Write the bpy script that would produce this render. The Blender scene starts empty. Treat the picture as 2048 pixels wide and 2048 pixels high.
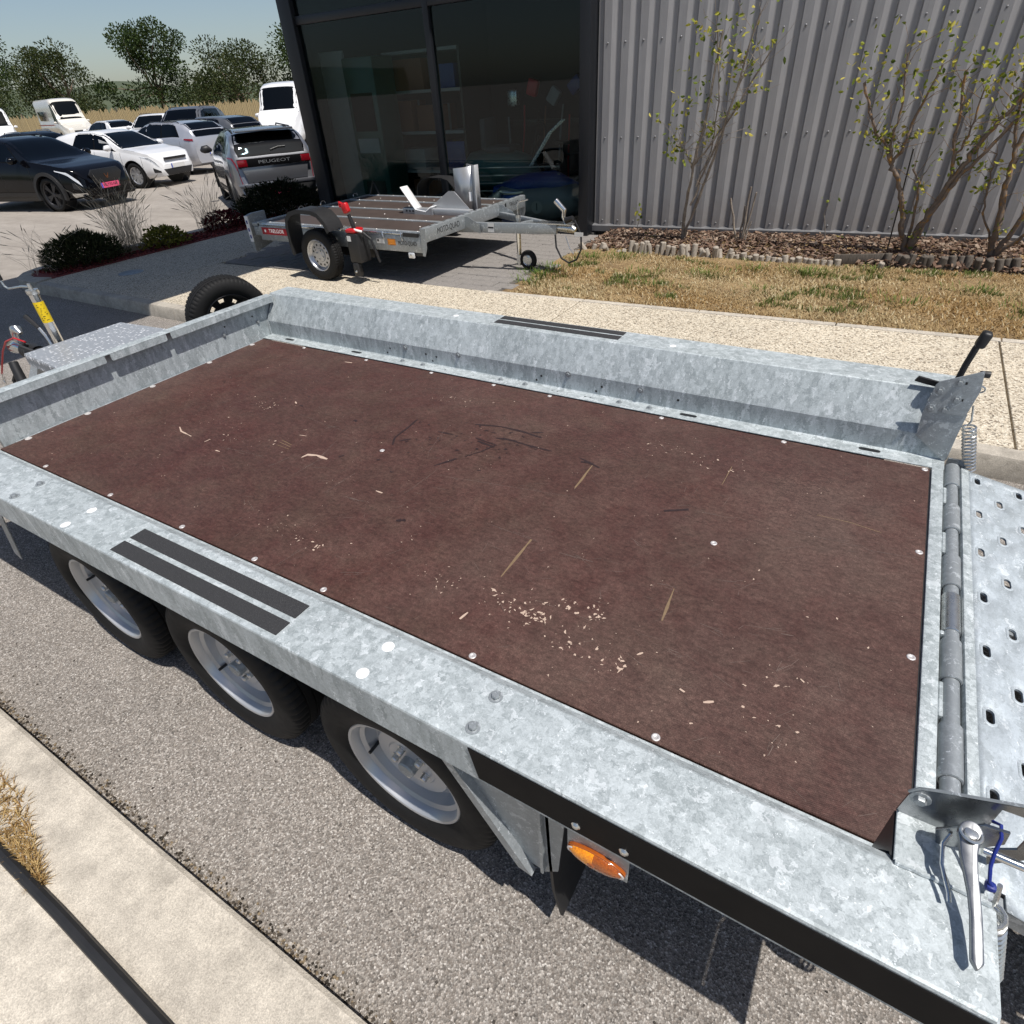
import bpy, bmesh, math, random
from mathutils import Vector, Matrix, noise
random.seed(7)
R_ = math.radians
sc = bpy.context.scene

# ------------------------------------------------------------------ camera
cd = bpy.data.cameras.new("camera"); cam = bpy.data.objects.new("camera", cd)
sc.collection.objects.link(cam); sc.camera = cam
cd.sensor_width = 36.0; cd.sensor_fit = 'HORIZONTAL'; cd.lens = 20.67
cd.clip_start = 0.05; cd.clip_end = 3000
_r = Vector((.85915, .50850, -.05736)); _d = Vector((.26098, -.53184, -.80563)); _f = Vector((-.44017, .67718, -.58964))
cam.matrix_world = Matrix(((_r.x, -_d.x, -_f.x, 0), (_r.y, -_d.y, -_f.y, 0), (_r.z, -_d.z, -_f.z, 1.90), (0, 0, 0, 1)))

# ------------------------------------------------------------------ sky and sun
SUN = Vector((.42, -.125, 1.0)).normalized()
world = bpy.data.worlds.new("World"); sc.world = world; world.use_nodes = True
wn = world.node_tree; wn.nodes.clear()
sky = wn.nodes.new('ShaderNodeTexSky'); sky.sky_type = 'NISHITA'; sky.sun_disc = False
sky.sun_elevation = math.asin(SUN.z); sky.sun_rotation = math.atan2(SUN.x, SUN.y)
sky.air_density = .9; sky.dust_density = 1.1; sky.ozone_density = .4
bg = wn.nodes.new('ShaderNodeBackground'); bg.inputs['Strength'].default_value = 0.095
wo = wn.nodes.new('ShaderNodeOutputWorld')
wn.links.new(sky.outputs[0], bg.inputs[0]); wn.links.new(bg.outputs[0], wo.inputs[0])
sd = bpy.data.lights.new("sun", 'SUN'); sd.energy = 5.0; sd.angle = R_(0.53); sd.color = (1.0, .955, .90)
so = bpy.data.objects.new("sun", sd); sc.collection.objects.link(so)
so.rotation_euler = SUN.to_track_quat('Z', 'Y').to_euler(); so.location = (20, -6, 40)
vs = sc.view_settings
vs.view_transform = 'Standard'; vs.look = 'None'; vs.exposure = 0.0; vs.gamma = 1.0; vs.use_curve_mapping = False
sc.render.engine = 'CYCLES'
sc.cycles.use_denoising = True; sc.cycles.use_adaptive_sampling = True; sc.cycles.adaptive_threshold = .025
sc.cycles.max_bounces = 8; sc.cycles.transparent_max_bounces = 12
sc.cycles.sample_clamp_indirect = 6.0

# ------------------------------------------------------------------ object helpers
COL = sc.collection.objects
PM = {}
def tag(o, label=None, cat=None, group=None, kind=None):
    if label: o['label'] = label
    if cat: o['category'] = cat
    if group: o['group'] = group
    if kind: o['kind'] = kind
    return o
def thing(name, loc, rz, label, cat, group=None):
    o = bpy.data.objects.new(name, None); COL.link(o); o.empty_display_size = .2
    o.location = loc; o.rotation_euler = (0, 0, rz)
    PM[o] = (Matrix.Translation(loc) @ Matrix.Rotation(rz, 4, 'Z')).inverted()
    return tag(o, label, cat, group)

class MB:
    def __init__(s): s.v = []; s.f = []; s.c = None
    def add(s, vs, fs):
        n = len(s.v); s.v += [tuple(p) for p in vs]; s.f += [tuple(i + n for i in f) for f in fs]; return s
    def box(s, x0, x1, y0, y1, z0, z1):
        return s.add([(x0,y0,z0),(x1,y0,z0),(x1,y1,z0),(x0,y1,z0),(x0,y0,z1),(x1,y0,z1),(x1,y1,z1),(x0,y1,z1)],
                     [(0,3,2,1),(4,5,6,7),(0,1,5,4),(1,2,6,5),(2,3,7,6),(3,0,4,7)])
    def obox(s, c, size, rot=None):
        a, b, d = (x / 2 for x in size); m = rot or Matrix.Identity(3); c = Vector(c)
        P = [c + m @ Vector(q) for q in ((-a,-b,-d),(a,-b,-d),(a,b,-d),(-a,b,-d),(-a,-b,d),(a,-b,d),(a,b,d),(-a,b,d))]
        return s.add(P, [(0,3,2,1),(4,5,6,7),(0,1,5,4),(1,2,6,5),(2,3,7,6),(3,0,4,7)])
    def cyl(s, p0, p1, r0, r1=None, n=12, caps=True):
        return s.tube([p0, p1], [r0, r0 if r1 is None else r1], n, caps)
    def tube(s, path, r, n=8, caps=True):
        path = [Vector(p) for p in path]; m = len(path)
        rs = r if isinstance(r, (list, tuple)) else [r] * m
        vs = []; up = None
        for i, p in enumerate(path):
            t = (path[min(i+1, m-1)] - path[max(i-1, 0)]).normalized()
            if up is None:
                a = Vector((0,0,1)) if abs(t.z) < .9 else Vector((1,0,0)); up = t.cross(a).normalized()
            up = (up - t * up.dot(t))
            up = up.normalized() if up.length > 1e-6 else t.orthogonal().normalized()
            w = t.cross(up)
            for k in range(n):
                A = 2*math.pi*k/n; vs.append(p + (up*math.cos(A) + w*math.sin(A)) * rs[i])
        fs = [(i*n+k, i*n+(k+1) % n, (i+1)*n+(k+1) % n, (i+1)*n+k) for i in range(m-1) for k in range(n)]
        if caps: fs += [tuple(range(n))[::-1], tuple(range((m-1)*n, m*n))]
        return s.add(vs, fs)
    def lathe(s, prof, o=(0,0,0), ax='y', n=32, rf=None, close=False):
        vs = []; m = len(prof)
        for k in range(n):
            A = 2*math.pi*k/n; ca, sa = math.cos(A), math.sin(A)
            for j, (r, h) in enumerate(prof):
                if rf: r = rf(r, j, k)
                q = {'y': (r*ca, h, r*sa), 'z': (r*ca, r*sa, h), 'x': (h, r*ca, r*sa)}[ax]
                vs.append((q[0]+o[0], q[1]+o[1], q[2]+o[2]))
        fs = []
        for k in range(n):
            k2 = (k+1) % n
            for j in range(m-1 if not close else m):
                j2 = (j+1) % m
                fs.append((k*m+j, k2*m+j, k2*m+j2, k*m+j2))
        return s.add(vs, fs)
    def prism(s, poly, h0, h1, pl='xz'):
        n = len(poly)
        f = {'xz': lambda a, b, h: (a, h, b), 'xy': lambda a, b, h: (a, b, h), 'yz': lambda a, b, h: (h, a, b)}[pl]
        vs = [f(a, b, h0) for a, b in poly] + [f(a, b, h1) for a, b in poly]
        fs = [tuple(range(n))[::-1], tuple(range(n, 2*n))] + [(i, (i+1) % n, n+(i+1) % n, n+i) for i in range(n)]
        return s.add(vs, fs)
    def sweep(s, prof, h0, h1, pl='yz', t=0.0):   # open profile as a thin sheet along an axis
        n = len(prof)
        f = {'yz': lambda a, b, h: (h, a, b), 'xz': lambda a, b, h: (a, h, b), 'xy': lambda a, b, h: (a, b, h)}[pl]
        if t:
            back = []
            for i in range(n):
                a = Vector(prof[max(i-1, 0)]); b = Vector(prof[min(i+1, n-1)]); d = (b-a)
                d = d.normalized() if d.length else Vector((1, 0)); nn = Vector((-d.y, d.x))
                back.append(tuple(Vector(prof[i]) + nn*t))
            return s.prism(list(prof) + back[::-1], h0, h1, pl)
        vs = [f(a, b, h0) for a, b in prof] + [f(a, b, h1) for a, b in prof]
        return s.add(vs, [(i, i+1, n+i+1, n+i) for i in range(n-1)])
    def mesh(s, name, mt, bevel=0, inv=None, seg=2, smooth=True, ang=35, recalc=True, weld=0):
        me = bpy.data.meshes.new(name)
        vs = [inv @ Vector(p) for p in s.v] if inv is not None else s.v
        me.from_pydata(vs, [], s.f)
        if recalc or bevel:
            bm = bmesh.new(); bm.from_mesh(me)
            if weld: bmesh.ops.remove_doubles(bm, verts=bm.verts, dist=weld)
            if recalc: bmesh.ops.recalc_face_normals(bm, faces=bm.faces)
            if bevel:
                ed = [e for e in bm.edges if len(e.link_faces) == 2 and e.calc_face_angle(0) > R_(28)]
                bmesh.ops.bevel(bm, geom=ed, offset=bevel, segments=seg, profile=.5, affect='EDGES', clamp_overlap=True)
            bm.to_mesh(me); bm.free()
        if s.c: 
            at = me.color_attributes.new('Col', 'FLOAT_COLOR', 'POINT')
            flat = []
            for c in s.c: flat += [c[0], c[1], c[2], 1.0]
            at.data.foreach_set('color', flat)
        if smooth:
            me.polygons.foreach_set('use_smooth', [True]*len(me.polygons)); me.set_sharp_from_angle(angle=R_(ang))
        me.materials.append(mt); me.update()
        return me
    def build(s, name, mt, parent=None, world=False, loc=None, rot=None, **kw):
        inv = PM.get(parent) if (world and parent is not None) else None
        me = s.mesh(name, mt, inv=inv, **kw)
        return place(name, me, parent, loc, rot)

def place(name, me, parent=None, loc=None, rot=None):
    o = bpy.data.objects.new(name, me); COL.link(o)
    if parent is not None:
        o.parent = parent
        if parent in PM: PM[o] = PM[parent]
    if loc is not None: o.location = loc
    if rot is not None: o.rotation_euler = rot
    return o
def copy_tree(o, parent=None):
    c = o.copy(); COL.link(c); c.parent = parent
    for ch in list(o.children): copy_tree(ch, c)
    return c
def text_mesh(txt, size, mt, ext=.0006, align='CENTER'):
    cu = bpy.data.curves.new('txt', 'FONT'); cu.body = txt; cu.size = size; cu.extrude = ext
    cu.align_x = align; cu.align_y = 'CENTER'; cu.resolution_u = 3
    o = bpy.data.objects.new('txt', cu); COL.link(o)
    dg = bpy.context.evaluated_depsgraph_get(); dg.update()
    me = bpy.data.meshes.new_from_object(o.evaluated_get(dg)); bpy.data.objects.remove(o); bpy.data.curves.remove(cu)
    me.materials.clear(); me.materials.append(mt); return me
def frame_rot(xd, nd):   # text lies along xd, faces nd
    x = Vector(xd).normalized(); n = Vector(nd).normalized(); y = n.cross(x).normalized(); n = x.cross(y)
    return Matrix((x, y, n)).transposed().to_euler()
def lettering(name, txt, size, mt, parent, pos, xd, nd, bold=0, sx=1.0, **kw):
    o = place(name, text_mesh(txt, size, mt, **kw), parent, pos, frame_rot(xd, nd)); o.scale = (sx, 1, 1); return o
def fit(o, w):
    xs = [v.co.x for v in o.data.vertices]; o.scale = (w/max(1e-4, max(xs)-min(xs)), 1, 1); return o
def circ(cx, cy, r, n=16, a0=0, a1=2*math.pi):
    full = abs(a1-a0-2*math.pi) < 1e-6
    return [(cx + r*math.cos(a0+(a1-a0)*k/(n if full else n-1)), cy + r*math.sin(a0+(a1-a0)*k/(n if full else n-1))) for k in range(n)]

# ------------------------------------------------------------------ material helpers
class NT:
    def __init__(s, name):
        s.m = bpy.data.materials.new(name); s.m.use_nodes = True; s.t = s.m.node_tree
        s.b = s.t.nodes['Principled BSDF']; s.out = s.t.nodes['Material Output']
        s._tc = None
    def n(s, typ, **kw):
        nd = s.t.nodes.new('ShaderNode' + typ)
        for k, v in kw.items():
            if k.startswith('i_'): s.put(nd.inputs[k[2:].replace('_', ' ')], v)
            elif k.startswith('j'): s.put(nd.inputs[int(k[1:])], v)
            else: setattr(nd, k, v)
        return nd
    def put(s, sock, v):
        if isinstance(v, bpy.types.NodeSocket): s.t.links.new(v, sock)
        elif isinstance(v, (tuple, list)) and len(v) == 3 and sock.type == 'RGBA': sock.default_value = (*v, 1)
        else: sock.default_value = v
    def co(s, scale=None, kind='Object', rot=None):
        if s._tc is None: s._tc = s.n('TexCoord')
        c = s._tc.outputs[kind]
        if scale is None and rot is None: return c
        mp = s.n('Mapping'); s.put(mp.inputs['Vector'], c)
        if scale is not None: mp.inputs['Scale'].default_value = scale if isinstance(scale, (tuple, list)) else (scale,)*3
        if rot is not None: mp.inputs['Rotation'].default_value = rot
        return mp.outputs[0]
    def noise(s, scale, det=3, rough=.55, co=None, dist=0):
        return s.n('TexNoise', i_Vector=co or s.co(), i_Scale=scale, i_Detail=min(det, 3.0), i_Roughness=rough, i_Distortion=dist).outputs['Fac']
    def vor(s, scale, feat='F1', out='Distance', co=None, rnd=1.0):
        return s.n('TexVoronoi', feature=feat, i_Vector=co or s.co(), i_Scale=scale, i_Randomness=rnd).outputs[out]
    def ramp(s, fac, stops, interp='LINEAR'):
        r = s.n('ValToRGB'); s.put(r.inputs[0], fac); cr = r.color_ramp; cr.interpolation = interp
        while len(cr.elements) < len(stops): cr.elements.new(.5)
        for e, (p, c) in zip(cr.elements, stops):
            e.position = p; e.color = (*c, 1) if isinstance(c, (tuple, list)) else (c, c, c, 1)
        return r.outputs[0]
    def mix(s, fac, a, b, blend='MIX'):
        m = s.n('Mix', data_type='RGBA', blend_type=blend)
        s.put(m.inputs[0], fac); s.put(m.inputs[6], a); s.put(m.inputs[7], b); return m.outputs[2]
    def math(s, op, a, b=0, c=None):
        m = s.n('Math', operation=op, use_clamp=False); s.put(m.inputs[0], a); s.put(m.inputs[1], b)
        if c is not None: s.put(m.inputs[2], c)
        return m.outputs[0]
    def set(s, **kw):
        for k, v in kw.items(): s.put(s.b.inputs[k.replace('_', ' ')], v)
        return s
    def bump(s, h, strength=.3, dist=.01):
        b = s.n('Bump', i_Strength=strength, i_Distance=dist, i_Height=h); s.put(s.b.inputs['Normal'], b.outputs[0]); return s

def plain(name, col, rough=.5, metal=0, spec=.5, coat=0, var=.12, vscale=9, bump=0):
    k = NT(name); a = tuple(c*(1-var) for c in col); b = tuple(min(1, c*(1+var)) for c in col)
    nz = k.noise(vscale, 4)
    k.set(Base_Color=k.mix(nz, a, b), Roughness=k.math('MULTIPLY_ADD', nz, .2, max(.02, rough-.1)), Metallic=metal, Coat_Weight=coat, Coat_Roughness=.05)
    k.b.inputs['Specular IOR Level'].default_value = spec
    if bump: k.bump(k.noise(vscale*12, 3), bump, .004)
    return k.m
def mixf(a, b, t): return tuple(x + (y-x)*t for x, y in zip(a, b))
# ------------------------------------------------------------------ materials
def galvanised(name, lo=(.285,.312,.315), hi=(.565,.598,.602), metal=.20, cell=46, streak=(1,1,1), rough=.52, amp=1.0):
    k = NT(name)
    wob = k.n('TexNoise', i_Vector=k.co(), i_Scale=60, i_Detail=2, i_Roughness=.7).outputs['Color']
    base = k.n('VectorMath', operation='MULTIPLY_ADD', j0=wob, j1=(.03,.03,.03), j2=k.co(streak)).outputs[0]
    c1 = k.n('TexVoronoi', feature='F1', i_Vector=base, i_Scale=cell).outputs['Color']
    s1 = k.n('SeparateColor', j0=c1).outputs[0]
    big = k.noise(2.6, 5, .62, co=base); grain = k.noise(75, 7, .86, co=base); fleck = k.noise(230, 2, .7, co=base)
    v = k.math('MULTIPLY_ADD', s1, .17*amp, k.math('MULTIPLY', big, .24)); v = k.math('MULTIPLY_ADD', grain, .56*amp, v); v = k.math('MULTIPLY_ADD', fleck, .30, v)
    col = k.ramp(v, [(.50, lo), (.66, mixf(lo, hi, .55)), (.82, hi)])
    pale = k.ramp(k.noise(24, 6, .72, co=base, dist=.4), [(.60, 0), (.615, 1)]); dull = k.ramp(k.noise(9, 7, .8, co=base), [(.56, 0), (.66, 1)])
    col = k.mix(k.math('MULTIPLY', pale, .45), col, (.74,.76,.765)); col = k.mix(k.math('MULTIPLY', k.math('MULTIPLY', dull, grain), .55), col, (.30,.32,.325))
    speck = k.ramp(k.noise(150, 3, .8, co=base), [(.33, 1), (.39, 0)]); col = k.mix(k.math('MULTIPLY', speck, k.math('MULTIPLY_ADD', dull, .60, .20)), col, (.20,.21,.215)); wf = k.ramp(k.noise(62, 4, .75, co=base), [(.655, 0), (.675, 1)]); col = k.mix(k.math('MULTIPLY', wf, .7), col, (.84,.86,.865))
    tint = k.mix(k.noise(1.3, 3), (.965,1.0,1.0), (.975,.998,1.03)); col = k.mix(1, col, tint, 'MULTIPLY')
    k.set(Base_Color=col, Metallic=metal, Roughness=k.math('MULTIPLY_ADD', grain, .18, rough-.06)); k.b.inputs['Specular IOR Level'].default_value = .4
    k.bump(k.math('ADD', k.math('MULTIPLY', fleck, .4), grain), .12, .002)
    return k.m
GALV = galvanised('galvanised_steel', streak=(1,1,.3))
GALV_T = galvanised('galvanised_steel_smooth', (.33,.345,.35), (.52,.54,.55), .5, 60, rough=.42, amp=.7)
GALV_R = galvanised('galvanised_steel_ramp', (.34,.37,.385), (.53,.57,.60), .22, 40, (1,.45,1))
LATCHM = plain('dark_bright_steel', (.30,.31,.32), .26, .95, var=.2, vscale=30)
ZINC = plain('zinc_plated', (.62,.63,.62), .28, .9, var=.1, vscale=40)
CHROME = plain('bright_zinc', (.70,.71,.71), .14, 1.0, var=.06, vscale=30)
STEELG = plain('painted_silver', (.52,.53,.54), .34, .55, var=.06)
BLACKP = plain('black_plastic', (.016,.016,.017), .5, var=.25, vscale=20)
BLACKG = plain('black_gloss_sticker', (.004,.004,.005), .55, spec=.12, var=.2)
BLACKM = plain('black_painted_steel', (.014,.014,.015), .35, .1, var=.3)
RED = plain('red_plastic', (.50,.012,.016), .35, var=.15)
DARKRED = plain('red_sticker', (.30,.012,.02), .4)
BLUE = plain('blue_cord', (.006,.02,.20), .55)
WHITE = plain('white_print', (.80,.80,.80), .5, var=.04)
YELLOW = plain('yellow_sticker', (.80,.56,.01), .45, var=.06)
ORANGE = plain('orange_sticker', (.62,.22,.02), .45, var=.1)
INK = plain('black_print', (.012,.012,.013), .5, var=.1)
SCREW = plain('screw_head', (.72,.68,.66), .42, .55, var=.12, vscale=60)

def mk_tyre():
    k = NT('tyre_rubber'); nz = k.noise(40, 4)
    k.set(Base_Color=k.mix(nz, (.006,.006,.0063), (.015,.0145,.014)), Roughness=k.math('MULTIPLY_ADD', nz, .25, .6)); k.b.inputs['Specular IOR Level'].default_value = .3; k.bump(k.noise(180, 2), .15, .002); return k.m
TYRE = mk_tyre()
def mk_floor():
    k = NT('phenolic_plywood')
    big = k.noise(1.3, 6, .65); mid = k.noise(7, 7, .72); fine = k.noise(320, 3, .85)
    base = k.ramp(big, [(.30, (.070,.043,.036)), (.50, (.062,.032,.028)), (.70, (.074,.049,.042))])
    red = k.ramp(k.noise(1.7, 6, .7), [(.50, 0), (.66, 1)])
    base = k.mix(k.math('MULTIPLY', red, .45), base, (.068,.021,.0185))
    dust = k.ramp(k.math('MULTIPLY_ADD', mid, .55, k.math('MULTIPLY', k.noise(1.1, 4), .45)), [(.44, 0), (.62, 1)])
    base = k.mix(k.math('MULTIPLY', dust, .30), base, (.125,.094,.078))
    sp = k.ramp(fine, [(.52, 0), (.66, 1)]); spm = k.math('MULTIPLY', sp, k.math('MULTIPLY_ADD', dust, .40, .22))
    base = k.mix(spm, base, (.20,.150,.125)); base = k.mix(k.ramp(fine, [(.30, .55), (.42, 0)]), base, (.028,.015,.013))
    for rz, sc_, a in ((.42, 16, .30), (-.55, 13, .22), (1.35, 11, .14)):   # fine directional rubbing
        st = k.noise(sc_, 7, .82, co=k.co((1, 14, 1), rot=(0, 0, rz)))
        base = k.mix(k.math('MULTIPLY', k.ramp(st, [(.60, 0), (.70, 1)]), a), base, (.165,.118,.098))
    wx = k.n('TexWave', i_Vector=k.co(rot=(0, 0, .78)), i_Scale=80, wave_type='BANDS').outputs[1]
    wy = k.n('TexWave', i_Vector=k.co(rot=(0, 0, -.78)), i_Scale=80, wave_type='BANDS').outputs[1]
    mesh = k.math('MULTIPLY', wx, wy)
    base = k.mix(k.math('MULTIPLY', mesh, .26), base, (.145,.108,.095))
    g1 = k.ramp(k.noise(95, 4, .85), [(.36, .78), (.5, 1.0), (.64, 1.26)]); g2 = k.ramp(k.noise(30, 5, .8, co=k.co((1, 2.2, 1), rot=(0, 0, .45))), [(.34, .78), (.66, 1.24)])
    base = k.mix(1, base, k.mix(1, g1, g2, 'MULTIPLY'), 'MULTIPLY')
    hue = k.ramp(k.noise(4.2, 5, .7), [(.34, (.86,.78,.72)), (.5, (.86,.72,.69)), (.66, (.88,.68,.67))]); gx = k.n('SeparateXYZ', j0=k.co()).outputs[0]; wear = k.math('MULTIPLY', k.ramp(k.math('MULTIPLY_ADD', gx, .25, k.math('MULTIPLY', k.noise(2.0, 3), .5)), [(.35, 0), (.75, 1)]), .75); base = k.mix(1, base, k.mix(wear, hue, (.92,.845,.82)), 'MULTIPLY')
    k.set(Base_Color=base, Roughness=k.math('MULTIPLY_ADD', mid, .22, .46)); k.b.inputs['Specular IOR Level'].default_value = .26
    k.bump(k.math('ADD', mesh, k.math('MULTIPLY', fine, .8)), .22, .0015); return k.m
FLOOR = mk_floor()
PLY_EDGE = plain('plywood_edge', (.16,.10,.065), .7, var=.3, vscale=60)
CHIP = plain('bare_wood_chip', (.47,.35,.275), .7, var=.2, vscale=60)
TANMARK = plain('tan_scratch', (.185,.125,.070), .65, var=.25, vscale=50)
PALEMARK = plain('pale_scuff', (.135,.095,.080), .65, var=.25, vscale=80)
DARKMARK = plain('dark_stain', (.026,.014,.014), .5, var=.2, vscale=50)
def mk_grip():
    k = NT('anti_slip_grit'); g = k.vor(420); nz = k.noise(420, 2, .8)
    k.set(Base_Color=k.ramp(nz, [(.35, (.012,.012,.013)), (.62, (.040,.040,.042)), (.78, (.16,.16,.16))]), Roughness=.75); k.bump(g, .5, .002); return k.m
GRIP = mk_grip()
def mk_asphalt():
    k = NT('asphalt_aggregate')
    sp = k.n('TexVoronoi', feature='F1', i_Vector=k.co(), i_Scale=205).outputs['Color']
    sv = k.n('SeparateColor', j0=sp).outputs[0]; sh = k.n('SeparateColor', j0=sp).outputs[1]
    big = k.noise(.7, 5, .6); mid = k.noise(7, 5, .7)
    col = k.ramp(sv, [(.0, (.085,.077,.068)), (.28, (.175,.16,.143)), (.62, (.265,.245,.221)), (.88, (.385,.358,.326)), (1, (.57,.54,.50))])
    col = k.mix(k.math('MULTIPLY', sh, .35), col, (.36,.30,.25))
    edge = k.ramp(k.vor(205, 'DISTANCE_TO_EDGE'), [(.0, .60), (.14, 1)])
    col = k.mix(1, col, edge, 'MULTIPLY')
    col = k.mix(1, col, k.ramp(k.math('MULTIPLY_ADD', mid, .5, k.math('MULTIPLY', big, .6)), [(.3, .80), (.8, 1.22)]), 'MULTIPLY')
    k.set(Base_Color=col, Roughness=.85); k.bump(k.math('ADD', k.vor(205), k.math('MULTIPLY', mid, .4)), .55, .004); return k.m
ASPHALT = mk_asphalt()
def mk_lot():
    k = NT('worn_car_park_asphalt')
    st = k.noise(1.2, 6, .7, co=k.co((.35, 1.6, 1))); f = k.noise(60, 3, .8); mid = k.noise(4, 5, .7)
    col = k.ramp(k.math('MULTIPLY_ADD', st, .6, k.math('MULTIPLY', mid, .4)), [(.3, (.235,.207,.178)), (.5, (.30,.268,.232)), (.72, (.39,.352,.308))])
    col = k.mix(1, col, k.ramp(f, [(.3, .8), (.7, 1.15)]), 'MULTIPLY')
    k.set(Base_Color=col, Roughness=.9); k.bump(f, .3, .006); return k.m
LOT = mk_lot()
def mk_aggregate(name, tint=1.0):
    k = NT(name)
    sp = k.n('TexVoronoi', feature='F1', i_Vector=k.co(), i_Scale=92).outputs['Color']; sv = k.n('SeparateColor', j0=sp).outputs[0]; sg = k.n('SeparateColor', j0=sp).outputs[1]
    big = k.noise(.9, 5, .65); mid = k.noise(9, 5, .75); tiny = k.noise(120, 3, .8)
    col = k.ramp(sv, [(0, (.11,.092,.07)), (.14, (.22,.185,.14)), (.24, (.46,.405,.315)), (.6, (.56,.50,.395)), (1, (.70,.645,.53))])
    col = k.mix(k.math('MULTIPLY', sg, .2), col, (.62,.47,.30))
    col = k.mix(k.ramp(tiny, [(.60, 0), (.70, .8)]), col, (.20,.165,.12))
    edge = k.ramp(k.vor(92, 'DISTANCE_TO_EDGE'), [(0, .55), (.10, 1)])
    col = k.mix(1, col, edge, 'MULTIPLY')
    col = k.mix(1, col, k.ramp(k.math('MULTIPLY_ADD', mid, .45, k.math('MULTIPLY', big, .55)), [(.28, .92*tint), (.75, 1.26*tint)]), 'MULTIPLY')
    k.set(Base_Color=col, Roughness=.85); k.bump(k.vor(92), .35, .003); return k.m
AGG = mk_aggregate('exposed_aggregate_concrete')
def mk_conc(name, a, b, sc_=14, bump=.4):
    k = NT(name); n1 = k.noise(sc_, 6, .75); n2 = k.noise(1.6, 4, .6); n3 = k.noise(130, 3, .75)
    v = k.math('MULTIPLY_ADD', n1, .45, k.math('MULTIPLY_ADD', n2, .35, k.math('MULTIPLY', n3, .3)))
    st = k.ramp(k.noise(5.5, 6, .75), [(.50, 0), (.68, 1)]); cc = k.mix(k.math('MULTIPLY', st, .30), k.ramp(v, [(.38, a), (.70, b)]), tuple(x*.55 for x in a)); cc = k.mix(1, cc, k.ramp(k.noise(260, 2, .8), [(.3, .72), (.68, 1.12)]), 'MULTIPLY')
    k.set(Base_Color=cc, Roughness=.88); k.bump(k.math('ADD', n1, k.math('MULTIPLY', n3, .5)), bump, .006); return k.m
CONC = mk_conc('weathered_concrete', (.30,.27,.225), (.56,.51,.43))
CONC_L = mk_conc('pale_rough_concrete', (.34,.305,.255), (.64,.58,.485), 18, .7)
CONC_P = mk_conc('paver_concrete', (.17,.155,.143), (.31,.288,.265), 20)
MORTAR = mk_conc('sand_joint', (.08,.07,.06), (.17,.15,.125), 30)
SOIL = mk_conc('dry_soil', (.10,.075,.05), (.28,.21,.13), 20)
def vcol(name, rough=.8, mul=1.0, tr=0):
    k = NT(name); a = k.n('Attribute', attribute_name='Col').outputs['Color']
    nz = k.noise(30, 3)
    c = k.mix(1, a, k.ramp(nz, [(.25, .8*mul), (.75, 1.15*mul)]), 'MULTIPLY')
    k.set(Base_Color=c, Roughness=rough); k.b.inputs['Specular IOR Level'].default_value = .2
    if tr:
        t = k.n('BsdfTranslucent', i_Color=c); ms = k.n('MixShader', j0=tr, j1=k.b.outputs[0], j2=t.outputs[0]); k.put(k.out.inputs[0], ms.outputs[0])
    return k.m
GRASS = vcol('dry_grass', .8, 1, .25); LEAF = vcol('leaf', .65, 1, .3); BARK_CHIP = vcol('bark_chips', .9, .72)
def mk_wood(name, a, b):
    k = NT(name); g = k.noise(16, 5, .7, co=k.co((5, 5, .8))); c = k.noise(60, 3, .7, co=k.co((2, 2, .3)))
    k.set(Base_Color=k.ramp(k.math('MULTIPLY_ADD', g, .6, k.math('MULTIPLY', c, .4)), [(.35, a), (.65, b)]), Roughness=.85); k.bump(c, .5, .004); return k.m
LOGWOOD = mk_wood('weathered_log', (.20,.165,.125), (.46,.41,.345)); LOGDARK = mk_wood('dark_log', (.055,.045,.036), (.15,.125,.10))
def mk_branch(name, a, b, lich):
    k = NT(name); g = k.noise(28, 4, .7); l = k.ramp(k.noise(19, 4, .7), [(.52, 0), (.62, 1)])
    c = k.mix(g, a, b); c = k.mix(k.math('MULTIPLY', l, lich[3]), c, lich[:3]); k.set(Base_Color=c, Roughness=.9); k.bump(g, .5, .004); return k.m
BRANCH = mk_branch('branch_bark', (.085,.062,.048), (.26,.20,.155), (.33,.17,.035,.75)); BRANCH_P = mk_branch('pale_branch_bark', (.12,.09,.07), (.36,.31,.26), (.40,.34,.25,.5))
def mk_clad():
    k = NT('grey_painted_cladding'); n1 = k.noise(2.2, 4, .6); n2 = k.noise(40, 3)
    st = k.noise(7, 4, .7, co=k.co((3, 3, .25)))
    c = k.ramp(k.math('MULTIPLY_ADD', n1, .4, k.math('MULTIPLY', st, .6)), [(.3, (.25,.245,.25)), (.7, (.32,.315,.32))])
    dz = k.n('SeparateXYZ', j0=k.co()).outputs[2]; dirt = k.math('MULTIPLY', k.ramp(k.math('MULTIPLY_ADD', k.noise(14, 3, .7), .5, dz), [(.42, 1), (.95, 0)]), .55); c = k.mix(dirt, c, (.20,.17,.14)); c = k.mix(k.math('MULTIPLY', k.ramp(k.noise(22, 3, .7, co=k.co((4, 4, .12))), [(.60, 0), (.70, 1)]), .22), c, (.13,.125,.12))
    k.set(Base_Color=c, Roughness=k.math('MULTIPLY_ADD', n2, .15, .42), Metallic=.0); return k.m
CLAD = mk_clad()
FRAME = plain('dark_grey_aluminium', (.020,.022,.027), .38, .3, var=.1)
FLASH = plain('grey_flashing', (.18,.18,.185), .42, .2)
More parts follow.
